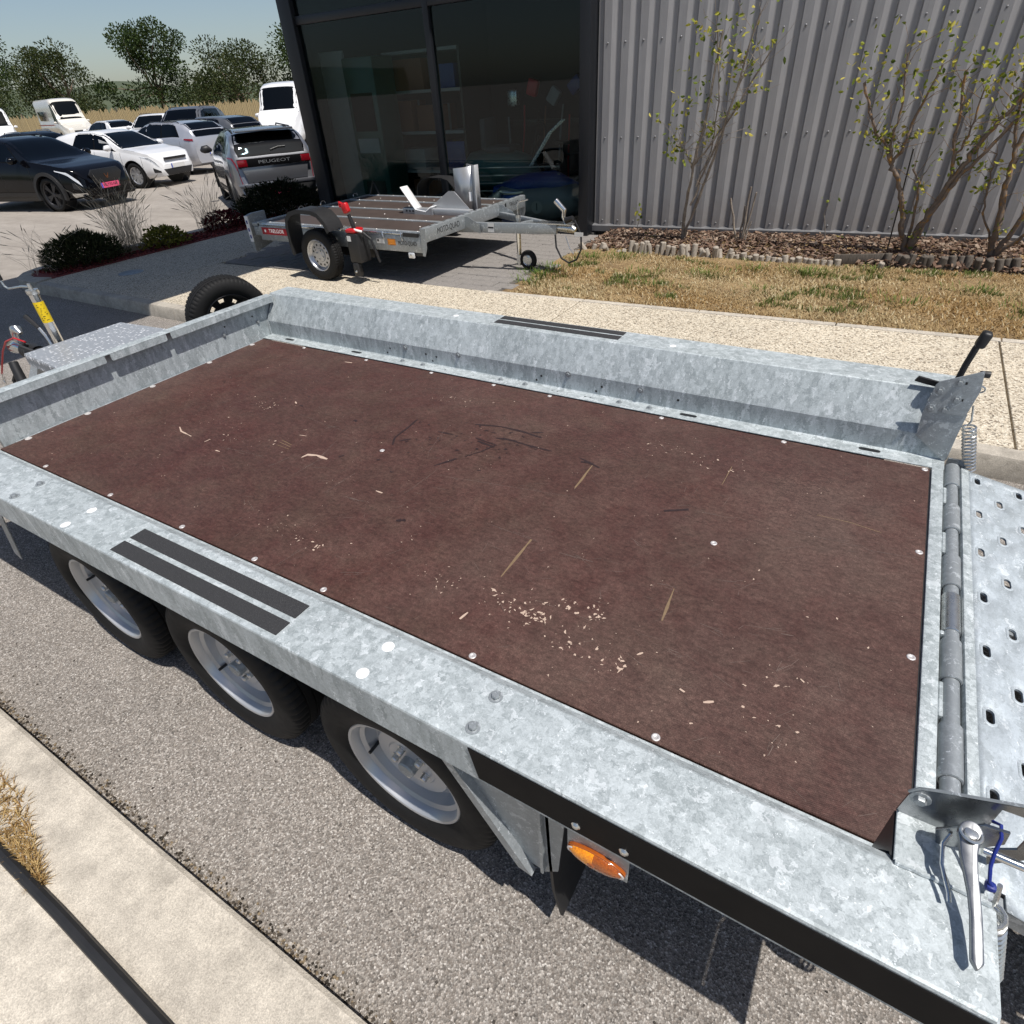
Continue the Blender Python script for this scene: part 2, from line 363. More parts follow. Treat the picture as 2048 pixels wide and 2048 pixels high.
def mk_glass(name, tint, refl=1.0, dens=.75, rough=.0):
    k = NT(name); fr = k.n('Fresnel', i_IOR=1.5).outputs[0]
    gl = k.n('BsdfGlossy', i_Color=(.9,.95,.97), i_Roughness=rough); tr = k.n('BsdfTransparent', i_Color=tint)
    geo = k.n('NewGeometry').outputs['Backfacing']
    f = k.math('MULTIPLY', k.math('MINIMUM', k.math('MULTIPLY_ADD', fr, .75*refl, .0), 1.0), k.math('SUBTRACT', 1.0, geo))
    ms = k.n('MixShader', j0=f, j1=tr.outputs[0], j2=gl.outputs[0]); k.put(k.out.inputs[0], ms.outputs[0]); return k.m
GLASS = mk_glass('shop_glass', (.74,.82,.81)); CARGLASS = mk_glass('car_glass', (.035,.042,.045), 1.0)
def mk_amber():
    k = NT('amber_lens'); v = k.vor(260); k.set(Base_Color=(.80,.235,.005), Roughness=.12, Coat_Weight=.8); k.b.inputs['Subsurface Weight'].default_value = 0
    sx = k.n('SeparateXYZ', j0=k.co()).outputs[0]; hl = k.math('GREATER_THAN', sx, 1.452); c0 = k.mix(v, (.95,.36,.01), (.60,.16,.004)); k.put(k.b.inputs['Base Color'], k.mix(hl, c0, k.mix(v, (.42,.10,.004), (.22,.045,.003)))); k.bump(v, .35, .002); return k.m
AMBER = mk_amber(); AMBERD = plain('amber_lens_dark', (.33,.075,.006), .12, coat=.8, var=.2, vscale=60)
LAMPW = plain('clear_lamp_lens', (.72,.74,.76), .12, .2, coat=.8, var=.2, vscale=60)
LAMPR = plain('red_lamp_lens', (.20,.006,.012), .15, coat=.7, var=.2, vscale=40)
def paint(name, col, metal=0, rough=.3, coat=1.0):
    k = NT(name); k.b.inputs['Specular IOR Level'].default_value = .3; nz = k.noise(420, 2)
    k.set(Base_Color=k.mix(nz, tuple(c*.93 for c in col), tuple(min(1, c*1.07) for c in col)), Metallic=metal, Roughness=rough, Coat_Weight=coat, Coat_Roughness=.04); return k.m
P_BLACK = paint('black_car_paint', (.0025,.0027,.004), 0, .09, .0); P_WHITE = paint('white_car_paint', (.78,.78,.78)); P_SILVER = paint('silver_car_paint', (.21,.215,.235), .6, .30)
P_GREY = paint('grey_car_paint', (.155,.158,.165), .5, .32); P_PALE = paint('pale_silver_car_paint', (.50,.51,.55), .45, .35); P_CREAM = paint('cream_van_paint', (.68,.65,.58))
PLATE = plain('pink_number_plate', (.72,.09,.19), .45, var=.05); PLATEW = plain('white_number_plate', (.7,.7,.68), .45); EUBLUE = plain('plate_blue_band', (.05,.09,.42), .45)
RIM_D = plain('dark_alloy', (.05,.05,.055), .3, .7); RIM_S = plain('silver_alloy', (.50,.51,.53), .3, .75)
COPPER = plain('copper_badge', (.30,.13,.07), .35, .8)
DKGRILL = plain('dark_grille', (.012,.012,.013), .45)
SEAT = plain('car_seat_cloth', (.05,.05,.055), .85)
# ------------------------------------------------------------------ deck wear: chips, scratches and stains (deck plane)
TANS=[[[-0.858,1.224],[-0.862,1.337],[-0.864,1.447]],[[-0.866,1.815],[-0.874,2.007]],[[-0.87,1.825],[-0.875,2.01]],[[-0.312,1.279],[-0.324,1.432]],[[-2.34,1.557],[-2.246,1.545]],[[-2.325,1.531],[-2.24,1.527]],[[-2.347,1.577],[-2.257,1.562]],[[-0.345,2.095],[-0.344,2.252]],[[0.015,2.046],[0.125,2.05],[0.226,2.033]]]
PALES=[[[-3.257,2.341],[-3.021,2.371]],[[-1.646,2.234],[-1.587,2.222]],[[-0.735,1.426],[-0.61,1.433]],[[-1.07,1.457],[-0.829,1.444]],[[-2.202,1.369],[-2.178,1.471]],[[-1.804,1.328],[-1.794,1.495]],[[-1.451,1.649],[-1.203,1.696],[-0.847,1.758]],[[-1.492,1.445],[-1.48,1.554],[-1.472,1.724]],[[-1.376,0.984],[-1.316,1.014]],[[-1.619,0.897],[-1.599,1.018]],[[-2.575,1.393],[-2.443,1.411],[-2.307,1.421]],[[-2.485,1.82],[-2.27,1.79],[-2.059,1.778]],[[-1.714,1.346],[-1.657,1.348],[-1.594,1.355]],[[-2.236,1.756],[-2.216,1.78]],[[-0.742,1.425],[-0.611,1.435]],[[-0.545,1.616],[-0.497,1.593]],[[-0.379,1.431],[-0.319,1.44]],[[-0.212,1.536],[-0.156,1.553]],[[-0.207,1.321],[-0.141,1.316]],[[0.028,1.242],[0.056,1.281]],[[-0.389,1.876],[-0.217,1.895]],[[-0.075,1.91],[0.035,1.911],[0.165,1.919]],[[0.203,1.913],[0.342,1.935]],[[-0.089,1.376],[0.029,1.405]],[[-0.263,1.172],[-0.232,1.171]],[[0.059,0.97],[0.067,1.005]],[[-3.26,2.018],[-3.211,2.073]],[[-2.161,2.329],[-2.173,2.4]],[[-1.678,2.058],[-1.599,1.784]],[[-2.044,1.338],[-2.03,1.5],[-2.083,1.687]]]
CHIPS=[[[-2.123,1.497],[-2.114,1.528],[-2.068,1.543],[-1.997,1.539]],[[-0.872,0.995],[-0.865,1.031]],[[-2.777,2.472],[-2.721,2.478]],[[-2.572,1.361],[-2.54,1.361]],[[-2.302,1.651],[-2.261,1.66]],[[-2.701,1.391],[-2.696,1.423]],[[-2.626,1.921],[-2.598,1.905]],[[-1.611,1.438],[-1.574,1.436]],[[-0.331,1.118],[-0.318,1.134]],[[0.007,1.211],[0.011,1.208]],[[-0.187,1.061],[-0.172,1.057]],[[-0.029,1.084],[-0.021,1.084]],[[-0.119,1.048],[-0.096,1.064]],[[-2.972,1.44],[-2.919,1.412],[-2.817,1.4]]]
DARKS=[[[-1.554,2.114],[-1.429,2.147],[-1.301,2.148],[-1.19,2.132]],[[-1.478,2.0],[-1.351,1.983],[-1.381,1.906],[-1.425,1.834]],[[-1.506,1.708],[-1.449,1.803]],[[-1.36,2.054],[-1.219,2.044],[-1.089,2.042]],[[-1.802,1.774],[-1.839,1.834],[-1.844,1.935],[-1.858,2.038]],[[-1.681,1.975],[-1.592,1.981]],[[-1.8,1.818],[-1.757,1.86]],[[-0.956,2.045],[-0.839,2.005]],[[-0.933,2.017],[-0.877,2.024]],[[-0.493,1.825],[-0.412,1.875]],[[-1.452,1.979],[-1.349,1.962]],[[-1.259,2.156],[-1.205,2.181]],[[-1.963,1.578],[-1.95,1.599]],[[-1.387,2.041],[-1.282,2.057]]]
SPOTS=[[-2.146,1.888],[-1.382,1.322],[-2.603,2.0],[-2.552,1.898],[-1.492,1.864],[-1.287,1.97],[-1.263,2.023],[-1.192,2.035],[-1.423,2.081],[-1.35,2.114],[-1.275,2.104],[-1.166,2.027],[-1.204,2.137],[-1.472,2.082],[-1.775,1.64],[-1.648,1.583],[-3.253,1.938]]
CLUST=[[[-0.863,1.159],[-0.629,1.102]],[[-0.712,1.119],[-0.627,1.098]],[[-1.945,1.063],[-1.528,1.054]],[[-1.898,2.326],[-1.639,2.302]],[[-2.806,1.828],[-2.675,1.802]],[[-0.629,1.232],[-0.469,1.183]],[[-0.557,1.089],[-0.343,1.037]],[[-0.782,2.324],[-0.565,2.281]],[[-0.511,2.286],[-0.283,2.21]],[[-1.121,1.107],[-0.931,1.135]],[[-2.984,1.597],[-2.344,1.478]],[[0.011,1.29],[0.141,1.014]]]
# ------------------------------------------------------------------ wheels
def tyre_mesh(R, W, ri, mt=None, blocks=60):
    b = MB(); h = W/2
    prof = [(ri, -h*.78), (ri+.012, -h*.90), (ri+(R-ri)*.35, -h*1.0), (ri+(R-ri)*.62, -h*.99), (R-.026, -h*.93), (R-.012, -h*.86), (R-.003, -h*.76), (R, -h*.62),
            (R, -h*.36), (R-.008, -h*.35), (R-.008, -h*.29), (R, -h*.28), (R+.001, -h*.04), (R-.008, -h*.03), (R-.008, h*.03), (R+.001, h*.04), (R, h*.28), (R-.008, h*.29), (R-.008, h*.35), (R, h*.36),
            (R, h*.62), (R-.003, h*.76), (R-.012, h*.86), (R-.026, h*.93), (ri+(R-ri)*.62, h*.99), (ri+(R-ri)*.35, h), (ri+.012, h*.9), (ri, h*.78)]
    def rf(r, j, k): return r - (.006 if (k % 4 == 0 and (5 <= j <= 8 or 19 <= j <= 22)) else 0)
    return b.lathe(prof, n=blocks*4 // 2 * 2, rf=rf).mesh('tyre', TYRE, ang=40)
def disc_holes(b, r0, r1, y, n, nh, frac, rh0, rh1, t=.004):
    rings = [r0, rh0, rh1, r1]
    for k in range(n):
        ph = (k * nh / n) % 1.0
        for j in range(3):
            if j == 1 and ph < frac: continue
            A, B = 2*math.pi*k/n, 2*math.pi*(k+1)/n
            vs = [(rr*math.cos(a), y, rr*math.sin(a)) for rr, a in ((rings[j], A), (rings[j+1], A), (rings[j+1], B), (rings[j], B))]
            b.add(vs, [(0, 1, 2, 3)])
def trailer_rim(mt, rl, W):     # outward is -y
    h = W/2; b = MB()
    b.lathe([(rl-.006, -h*.72), (rl+.002, -h*.80), (rl+.006, -h*.84), (rl+.003, -h*.87), (rl-.004, -h*.85), (rl-.010, -h*.74), (rl-.014, -h*.55), (rl-.026, -h*.46), (rl-.030, -h*.16), (rl-.034, -h*.06), (rl-.042, -h*.03), (rl-.056, -h*.06), (rl-.066, -h*.30), (rl-.072, -h*.36), (.085, -h*.36), (.080, -h*.40), (.072, -h*.38), (.030, -h*.38), (.001, -h*.38)], n=56)
    b.lathe([(rl-.034, h*.1), (rl-.02, h*.8)], n=32)
    return b.mesh('wheel', mt, ang=30, recalc=False)
def nut_mesh(r, l, mt, ax='y'):
    b = MB(); b.lathe([(.0005, -l), (r*.8, -l), (r, -l*.8), (r, 0)], n=6, ax=ax); b.lathe([(r*1.35, 0), (r*1.35, -l*.12), (r, -l*.14)], n=14, ax=ax); return b.mesh('wheel_nut', mt, ang=25)
def cap_mesh(r, l, mt):
    return MB().lathe([(.0005, -l), (r*.85, -l), (r, -l*.85), (r, 0)], n=24).mesh('hub_cap', mt, ang=30)

T = thing('flatbed_trailer', (-1.65, 1.7208, 0), 0, 'large galvanised three axle flatbed trailer with brown plywood deck in the foreground', 'trailer')
CY, BZ, XF, XR = 1.7208, .54, -3.654, .364
def tp(name, b, mt, parent=None, **kw): return b.build(name, mt, parent or T, world=True, **kw)
# --- deck board and its wear
deck = tp('deck_board', MB().box(XF+.004, XR-.004, .8755, 2.567, BZ-.021, BZ), FLOOR, bevel=.002, seg=1)
def screw_mesh(r, mt=None):
    return MB().lathe([(.0004, .0006), (r*.42, .0004), (r*.5, .0012), (r*.86, .0022), (r, .0012), (r*1.02, 0)], n=14, ax='z').mesh('deck_screw', mt or SCREW, ang=50)
SM, SL = screw_mesh(.0115), screw_mesh(.0165)
iT = PM[T]
XS = [-3.226, -2.670, -2.156, -1.720, -1.367, -.754, -.194]
for x, y, m in [(x, .891, SM) for x in XS] + [(x, 2.551, SM) for x in XS + [.343]] + [(-3.63, y, SL) for y in (1.002, 1.314, 1.707, 2.108, 2.452)] + [(.343, 1.973, SM), (.341, 1.464, SM), (-.274, 1.717, SM), (-1.814, 1.713, SM)]:
    place('deck_screw', m, deck, iT @ Vector((x, y, BZ)))
def smear(b, pts, w0, z, jag=.25, taper=True):
    P = [Vector((*p, 0)) for p in pts]; Q = []
    for i in range(len(P)-1):
        n = max(2, int((P[i+1]-P[i]).length / .03))
        Q += [P[i].lerp(P[i+1], k/n) for k in range(n)]
    Q.append(P[-1]); m = len(Q)
    L, Rr = [], []; z += random.uniform(0, .0004)
    for i, p in enumerate(Q):
        d = (Q[min(i+1, m-1)] - Q[max(i-1, 0)]).normalized(); nn = Vector((-d.y, d.x, 0))
        w = w0 * (1 + random.uniform(-jag, jag)) * (math.sin(math.pi*(i+.35)/(m-1+.7))**.3 if taper else 1)
        o = nn * random.uniform(-.12, .12) * w0
        L.append((p.x+nn.x*w+o.x, p.y+nn.y*w+o.y, z)); Rr.append((p.x-nn.x*w+o.x, p.y-nn.y*w+o.y, z))
    b.add(L + Rr, [(i, i+1, m+i+1, m+i) for i in range(m-1)])
def blob(b, x, y, r, z, asp=1.0, ang=0, n=9):
    vs = []; z += random.uniform(0, .0005); r *= .68
    for k in range(n):
        A = 2*math.pi*k/n; rr = r*random.choice((.35, .6, .9, 1.2, 1.5)); px, py = rr*math.cos(A)*asp, rr*math.sin(A)
        vs.append((x + px*math.cos(ang) - py*math.sin(ang), y + px*math.sin(ang) + py*math.cos(ang), z))
    b.add(vs, [tuple(range(n))])
def dashed(b, pts, w, z, n, l):
    for i in range(len(pts)-1):
        a, c = Vector(pts[i]), Vector(pts[i+1])
        for k in range(n):
            if random.random() < .35: continue
            p = a.lerp(c, (k+random.random())/n) + Vector((random.gauss(0, .006), random.gauss(0, .006))); d = (c-a).normalized()*l*random.uniform(.3, 1); d.rotate(Matrix.Rotation(random.gauss(0, .25), 2))
            smear(b, [tuple(p), tuple(p+d)], w*random.uniform(.5, 1), z)
b = MB()
for i, p in enumerate(TANS): smear(b, p, .0055 if i == 0 else .0035 if i < 4 else .0018, BZ+.0004, .5)
tag(tp('tan_scratches', b, TANMARK, deck, smooth=False), kind='stuff')
b = MB()
for p in PALES: 
    smear(b, p, .0007, BZ+.0006)
    dashed(b, p, .0008, BZ+.0006, 7, .05)
for _ in range(420):
    x, y = random.uniform(XF+.1, XR-.05), random.uniform(.9, 2.54); a = random.choice((.45, .45, -.35, 1.4)) + random.gauss(0, .3); l = random.uniform(.01, .07)
    smear(b, [(x, y), (x+l*math.cos(a), y+l*math.sin(a))], random.uniform(.0003, .0007), BZ+.0006)
tag(tp('pale_scuffs', b, PALEMARK, deck, smooth=False), kind='stuff')
b = MB()
for i, p in enumerate(CHIPS): smear(b, p, .008 if i == 0 else .0035, BZ+.0008, .5)
for (a, c) in CLUST:
    for _ in range(26):
        t, u = random.random(), random.random(); x = a[0]+(c[0]-a[0])*t + random.gauss(0, .03); y = a[1]+(c[1]-a[1])*u + random.gauss(0, .03)
        x = min(max(x, XF+.03), XR-.03); y = min(max(y, .90), 2.54)
        blob(b, x, y, random.choice((.0012, .0016, .0022, .003, .005)), BZ+.0008, random.uniform(1, 2.4), random.random()*3.1, 7)
for (a, c) in CLUST[:2] + [CLUST[5], CLUST[6]]:
    for _ in range(14): blob(b, a[0]+(c[0]-a[0])*random.random(), a[1]+(c[1]-a[1])*random.random(), random.uniform(.003, .008), BZ+.0008, random.uniform(1, 2.2), random.random()*3, 8)
for _ in range(330): blob(b, random.uniform(XF+.03, XR-.02), random.uniform(.89, 2.55), random.choice((.0012, .0016, .0022, .0035)), BZ+.0008, random.uniform(1, 2), random.random()*3, 6)
tag(tp('bare_chips', b, CHIP, deck, smooth=False), kind='stuff')
b = MB()
for p in DARKS: smear(b, p, .0065, BZ+.0005, .5)
for i, (x, y) in enumerate(SPOTS): blob(b, x, y, .016 if i < 2 else .010, BZ+.0005, 1.5, 0, 12)
for _ in range(46): blob(b, random.gauss(-1.50, .16), random.gauss(1.93, .09), random.uniform(.003, .009), BZ+.0005, random.uniform(1, 2.6), random.random()*3, 8)
tag(tp('dark_stains', b, DARKMARK, deck, smooth=False), kind='stuff')
b = MB().box(XF+.004, XR-.004, .8600, .8700, BZ-.02, BZ-.006); tp('deck_gap_strip', b, BLACKP)
# --- side rails (the boxed-in wheel platforms)
def rail_profile(s):
    pr = [(.854, .5430), (.928, .5430), (.9335, .5480), (.9335, .640), (.938, .650), *(((1.010, .777), (1.014, .783), (1.036, .8005), (1.040, .802)) if s < 0 else ((1.026, .7985), (1.032, .802))), (1.193, .802), (1.198, .800), (1.200, .795), (1.200, .678), (1.197, .674), (1.178, .673)]
    return [(CY + s*u, z) for u, z in pr]
rails = {}
for s in (-1, 1):
    b = MB(); pr = rail_profile(s)
    b.sweep(pr, -3.682, .408, 'yz', t=-.0035 if s > 0 else .0035)
    rails[s] = tp('side_rail', b, GALV, ang=9)
    tag(rails[s], 'near galvanised side rail over the wheels' if s < 0 else 'far galvanised side rail with sloping inner face')
    for i, (u0, u1) in enumerate(((1.066, 1.117), (1.134, 1.182))):
        tp('anti_slip_strip', MB().box(-1.842, -1.090, CY+s*u0 if s > 0 else CY-u1, CY+s*u1 if s > 0 else CY-u0, .8025, .8045), GRIP, rails[s])
    # front and rear end plates closing the box
    ep = [(CY+s*u, z) for u, z in ((.936, .545), (.936, .640), (1.010, .772), (1.038, .7975), (1.186, .7975), (1.196, .79), (1.196, .676), (1.196, .545))]
    tp('end_plate', MB().prism(ep, -3.690, -3.683, 'yz'), GALV, rails[s]); tp('end_plate', MB().prism(ep, .4085, .414, 'yz'), GALV, rails[s])
bolt = MB(); bolt.lathe([(.0004, .010), (.0085, .010), (.0098, .0075), (.0098, .002)], ax='z', n=6); bolt.lathe([(.0098, .0022), (.0165, .0018), (.0165, 0)], ax='z', n=14); BOLT = bolt.mesh('bolt_head', GALV_T, ang=25)
DAB = MB().lathe([(.0004, .0016), (.013, .0014), (.016, 0)], ax='z', n=16).mesh('rivet_cap', WHITE, ang=50)
SLOT = MB().prism([(-.03+.012*math.cos(a), .012*math.sin(a)) for a in [math.pi/2+math.pi*k/6 for k in range(7)]] + [(.03+.012*math.cos(a), .012*math.sin(a)) for a in [-math.pi/2+math.pi*k/6 for k in range(7)]], 0, .001, 'xy').mesh('tie_down_slot', BLACKM)
HOLE = MB().lathe([(.0004, .001), (.0065, .001)], ax='z', n=10).mesh('bolt_hole', BLACKM)
HOLES_ = MB().lathe([(.0004, .001), (.005, .001)], ax='z', n=10).mesh('bolt_hole', BLACKM)
fr, nr = rails[1], rails[-1]
for x, y in [[-2.435,2.623],[-2.275,2.623],[-1.719,2.623],[-1.559,2.623],[-1.003,2.623],[-.842,2.623]]: place('flange_bolt', BOLT, fr, iT @ Vector((x, y, .5432)))
for x, y in [[-1.385,2.615],[-1.353,2.614],[-1.190,2.613],[-1.159,2.615],[-2.10,2.615],[-1.90,2.614]]: place('bolt_hole', HOLES_, fr, iT @ Vector((x, y, .5425)))
for x in (-3.443, -2.818, -.645, .137): place('tie_down_slot', SLOT, fr, iT @ Vector((x, 2.623, .5428)))
for x, z in [[-2.421,.620],[-2.021,.632],[-1.308,.632],[-.906,.614]]: place('wall_bolt', BOLT, fr, iT @ Vector((x, CY+.9333, z)), (R_(90), 0, 0))
for x, z in [[-2.575,.566],[-2.547,.597],[-2.218,.566],[-2.186,.596],[-2.264,.601],[-1.501,.567],[-1.471,.595],[-1.145,.565],[-1.114,.595],[-.711,.597]]: place('bolt_hole', HOLE, fr, iT @ Vector((x, CY+.9330, z)), (R_(90), 0, 0))
for x, y in [[-2.121,.634],[-2.120,.545],[-.809,.646],[-.810,.555]]: place('rivet_cap', DAB, nr, iT @ Vector((x, y, .802)))
for x, y in [[-2.48,.640],[-2.478,.551],[-.498,.647],[-.500,.558]]: place('rail_bolt', BOLT, nr, iT @ Vector((x, y, .802)))
for x in (-2.122, -.81): place('rivet_cap', DAB, fr, iT @ Vector((x, 2.81, .802)))
# black sticker band along the outer face, rivets, marker lamp
yo = CY - 1.200
tp('black_sticker_band', MB().prism([(-.489, .7925), (-.471, .690), (.407, .690), (.407, .7925)], yo-.0025, yo-.0008, 'xz'), BLACKG, nr)
for x in (-.240, -.140): place('band_rivet', MB().lathe([(.0004, .006), (.006, .005), (.010, .001), (.010, 0)], ax='z', n=14).mesh('band_rivet', ZINC), nr, iT @ Vector((x, yo-.0025, .7150)), (R_(90), 0, 0))
lamp = tp('side_marker_lamp', MB().box(-.262, -.128, yo+.004, yo+.007, .578, .674), GALV_T, nr, bevel=.001, seg=1)
def ell(cx, cz, a, c, n=28): return [(cx+a*math.cos(2*math.pi*k/n), cz+c*math.sin(2*math.pi*k/n)) for k in range(n)]
def dome(cx, cz, a, c, y0, d, mt, nm, par, half=None):
    b = MB(); rings = 5; n = 28; vs = []
    for j in range(rings):
        t = j/(rings-1); s_ = math.cos(t*math.pi/2*.96)
        for k in range(n):
            A = 2*math.pi*k/n; x = a*s_*math.cos(A)
            if half == 'L': x = min(x, -.002)
            if half == 'R': x = max(x, -.002)
            vs.append((cx+x, y0-d*math.sin(t*math.pi/2), cz+c*s_*math.sin(A)))
    fs = [(j*n+k, j*n+(k+1) % n, (j+1)*n+(k+1) % n, (j+1)*n+k) for j in range(rings-1) for k in range(n)] + [tuple(range((rings-1)*n, rings*n))]
    b.add(vs, fs); return tp(nm, b, mt, par, ang=60)
tp('lamp_bezel', MB().prism(ell(-.195, .616, .064, .0275), yo-.004, yo+.004), AMBERD, lamp, bevel=.002)
dome(-.195, .616, .060, .0245, yo-.004, .013, AMBER, 'lamp_lens', lamp)
tp('lamp_bulb', MB().lathe([(.001, -.0142), (.007, -.0138), (.009, -.011)], o=(-.200, yo-.004, .616), n=16), AMBERD, lamp)
for x in (-.246, -.144): place('lamp_screw', SM, lamp, iT @ Vector((x, yo-.006, .616)), (R_(90), 0, 0))
# mud guard skirt, flap, front guard
sk = MB(); sk.prism([(-.565, .671), (-.375, .335), (-.335, .330), (-.300, .371), (-.278, .671)], yo+.030, yo+.034); sk.prism([(-.590, .671), (-.400, .325), (-.362, .318), (-.375, .338), (-.562, .671)], yo+.008, yo+.030)
tp('mudguard_skirt', sk, GALV_T)
tp('flap_strip', MB().box(-.338, -.331, yo+.012, yo+.22, .36, .672), GALV_T); 
fl = MB(); fl.sweep([(yo+.008, .66), (yo+.008, .10)], -.2825, -.2775, 'yz'); 
fl = MB().prism([(-.330, .66), (-.325, .40), (-.318, .24), (-.296, .12), (-.288, .122), (-.310, .24), (-.317, .40), (-.322, .66)], yo+.03, yo+.20, 'xz'); tp('mud_flap', fl, BLACKP)
tp('front_guard', MB().prism([(-3.10, .672), (-3.04, .672), (-3.338, .111), (-3.387, .137)], yo+.098, yo+.102), GALV_T)
# --- chassis under the deck
ch = MB()
for y in (1.05, 2.39): ch.box(-3.6, .36, y-.03, y+.03, .38, .515)
for x in (-3.2, -2.7, -1.94, -1.18, -.45, .1): ch.box(x-.03, x+.03, .80, 2.64, .44, .512)
tp('chassis_frame', ch, GALV_T)
for x in (-2.347, -1.572, -.815): tp('axle_beam', MB().cyl((x, .68, .318), (x, 2.76, .318), .035, n=10), BLACKM)
for s in (-1, 1):
    y = CY + s*.90; b = MB(); b.box(-3.3, .2, y-.004, y+.004, .33, .5385); tp('inner_valance', b, BLACKM)
# --- wheels
RIMM = trailer_rim(STEELG, .196, .185); TYM = tyre_mesh(.318, .19, .197); NUTM = nut_mesh(.011, .018, ZINC); CAPM = cap_mesh(.028, .03, GALV_T)
VALVE = MB().cyl((0, 0, 0), (0, -.045, .004), .0055, .0055, n=8).mesh('valve_stem', BLACKP)
for s in (-1, 1):
    for x, ph in ((-2.347, .9), (-1.572, .2), (-.815, .5)):
        w = place('road_wheel', RIMM, T, iT @ Vector((x, CY + s*1.063, .318)), (0, ph if s < 0 else -ph, 0 if s < 0 else math.pi))
        place('tyre', TYM, w)
        if s < 0:
            for k in range(5):
                a = 2*math.pi*k/5; place('wheel_nut', NUTM, w, (.056*math.cos(a), -.035, .056*math.sin(a)))
            place('hub_cap', CAPM, w, (0, -.035, 0)); v = place('valve_stem', VALVE, w, (.160*math.cos(3.9), -.012, .160*math.sin(3.9)))
# --- headboard
hb = MB().sweep([(-3.664, .545), (-3.664, .797), (-3.661, .802), (-3.624, .802), (-3.620, .798), (-3.620, .760)], .93, 2.735, 'xz', t=.004)
hb = MB(); hb.box(-3.668, -3.664, .90, 2.655, .520, .800); head = tp('headboard', hb, GALV)
tp('headboard_top', MB().box(-3.690, -3.6165, .72, 2.722, .7985, .8030), GALV, head, bevel=.0015)
segs = [(.72, 1.523), (1.553, 1.898), (1.928, 2.712)]
for y0, y1 in segs: tp('headboard_lip', MB().prism([(y0, .7985), (y0, .766), (y0+.006, .760), (y1-.006, .760), (y1, .766), (y1, .7985)], -3.6200, -3.6165, 'yz'), GALV, head)
tp('headboard_side', MB().box(-3.692, -3.668, .90, 2.72, .50, .7985), GALV_T, head)
for y in (2.542, 2.317): place('bolt_hole', HOLE, head, iT @ Vector((-3.6635, y, .703)), (0, R_(90), 0))
for y in (2.573, 2.292): place('headboard_stud', BOLT, head, iT @ Vector((-3.664, y, .656)), (0, R_(90), 0))
tp('corner_gusset', MB().prism([(2.655, .640), (2.655, .64), (2.728, .78), (2.722, .7975), (2.655, .7975)][1:], -3.672, -3.6625, 'yz'), GALV, head)
wl = MB(); wl.tube([(-3.656, 2.648, .546), (-3.656, 2.650, .642), (-3.640, 2.725, .775)], [.005, .004, .004], n=6); tp('weld_bead', wl, GALV, head)
tp('deck_sealant', MB().tube([(-3.652+random.uniform(-.001, .001), .95+.05*k, .5395) for k in range(33)], .0035, n=6), GALV_T, head)
# --- rear cross member, hinge, ramp
tp('rear_cross_member', MB().box(.3655, .4065, .80, 2.646, .470, .5445), GALV, bevel=.004)
tp('rear_gap', MB().box(.3605, .3640, .872, 2.57, .51, .536), BLACKP)
HX, HZ = .437, .530
hinge = tp('hinge_tube', MB().cyl((HX, .80, HZ), (HX, 2.62, HZ), .0205, n=24), GALV_T)
for y0, y1 in ((2.46, 2.62), (2.15, 2.31), (1.83, 1.99), (1.425, 1.58), (1.11, 1.27), (.86, .96)):
    b = MB().lathe([(.0222, y0), (.0265, y0+.0015), (.0265, y1-.0015), (.0222, y1)], o=(HX, 0, HZ), n=28); tp('hinge_sleeve', b, GALV_T, hinge, ang=25)
for y0, y1 in ((1.62, 1.79),): tp('hinge_sleeve', MB().lathe([(.0215, y0), (.0245, y0+.002), (.0245, y1-.002), (.0215, y1)], o=(HX, 0, HZ), n=28), ZINC, hinge, ang=25)
for y0, y1 in ((2.33, 2.44), (2.01, 2.13), (1.29, 1.41), (1.60, 1.615)): tp('hinge_lug', MB().box(.4075, .418, y0, y1, .47, .541), GALV, hinge, bevel=.002, seg=1)
rt = PM[T]
def ramp_pt(d, y, dz=0): # d metres out from the hinge line; ramp falls gently to the rear
    a = R_(11); return (.470 + d*math.cos(a) + dz*math.sin(a), y, .542 - d*math.sin(a) + dz*math.cos(a))
rb = MB(); ds = [0.022]; 
for k in range(18): ds += [.040+.072*k, .064+.072*k]
ds.append(1.40); ys = [.86]
for k in range(15): ys += [1.11-.0235+.12*(k-2), 1.11+.0235+.12*(k-2)]
ys = sorted(set(round(y, 4) for y in ys if .87 < y < 2.60)) + [2.612]; ys = [.86] + ys if ys[0] != .86 else ys
G = [[ramp_pt(d, y) for y in ys] for d in ds]; off = {}
vs = [p for row in G for p in row]; nY = len(ys); fs = []
for i in range(len(ds)-1):
    for j in range(nY-1):
        ym = (ys[j]+ys[j+1])/2; kx = (i-1)//2
        hole = (i % 2 == 1) and (ys[j+1]-ys[j] < .06) and (round((ym-1.11)/.12) % 2 == kx % 2) and abs((ym-1.11)/.12-round((ym-1.11)/.12)) < .1
        if not hole: fs.append((i*nY+j, (i+1)*nY+j, (i+1)*nY+j+1, i*nY+j+1))
rb.add(vs, fs); ramp = tp('loading_ramp', rb, GALV_R, recalc=True)
SR = []
for q in range(2):
    pass
def oval(a, c, n=20): return [((c-a if False else 0) + a*math.cos(2*math.pi*k/n), (c-a)*(1 if math.sin(2*math.pi*k/n) > 0 else -1) + a*math.sin(2*math.pi*k/n)) for k in range(n)]
ho, hi_ = oval(.0175, .031), oval(.0105, .0225); m_ = len(ho); rv = [(x, y, .0) for x, y in ho] + [(x*.6+u*.4, y*.6+v*.4, .0016) for (x, y), (u, v) in zip(ho, hi_)] + [(x, y, .0010) for x, y in hi_] + [(x, y, -.006) for x, y in hi_]
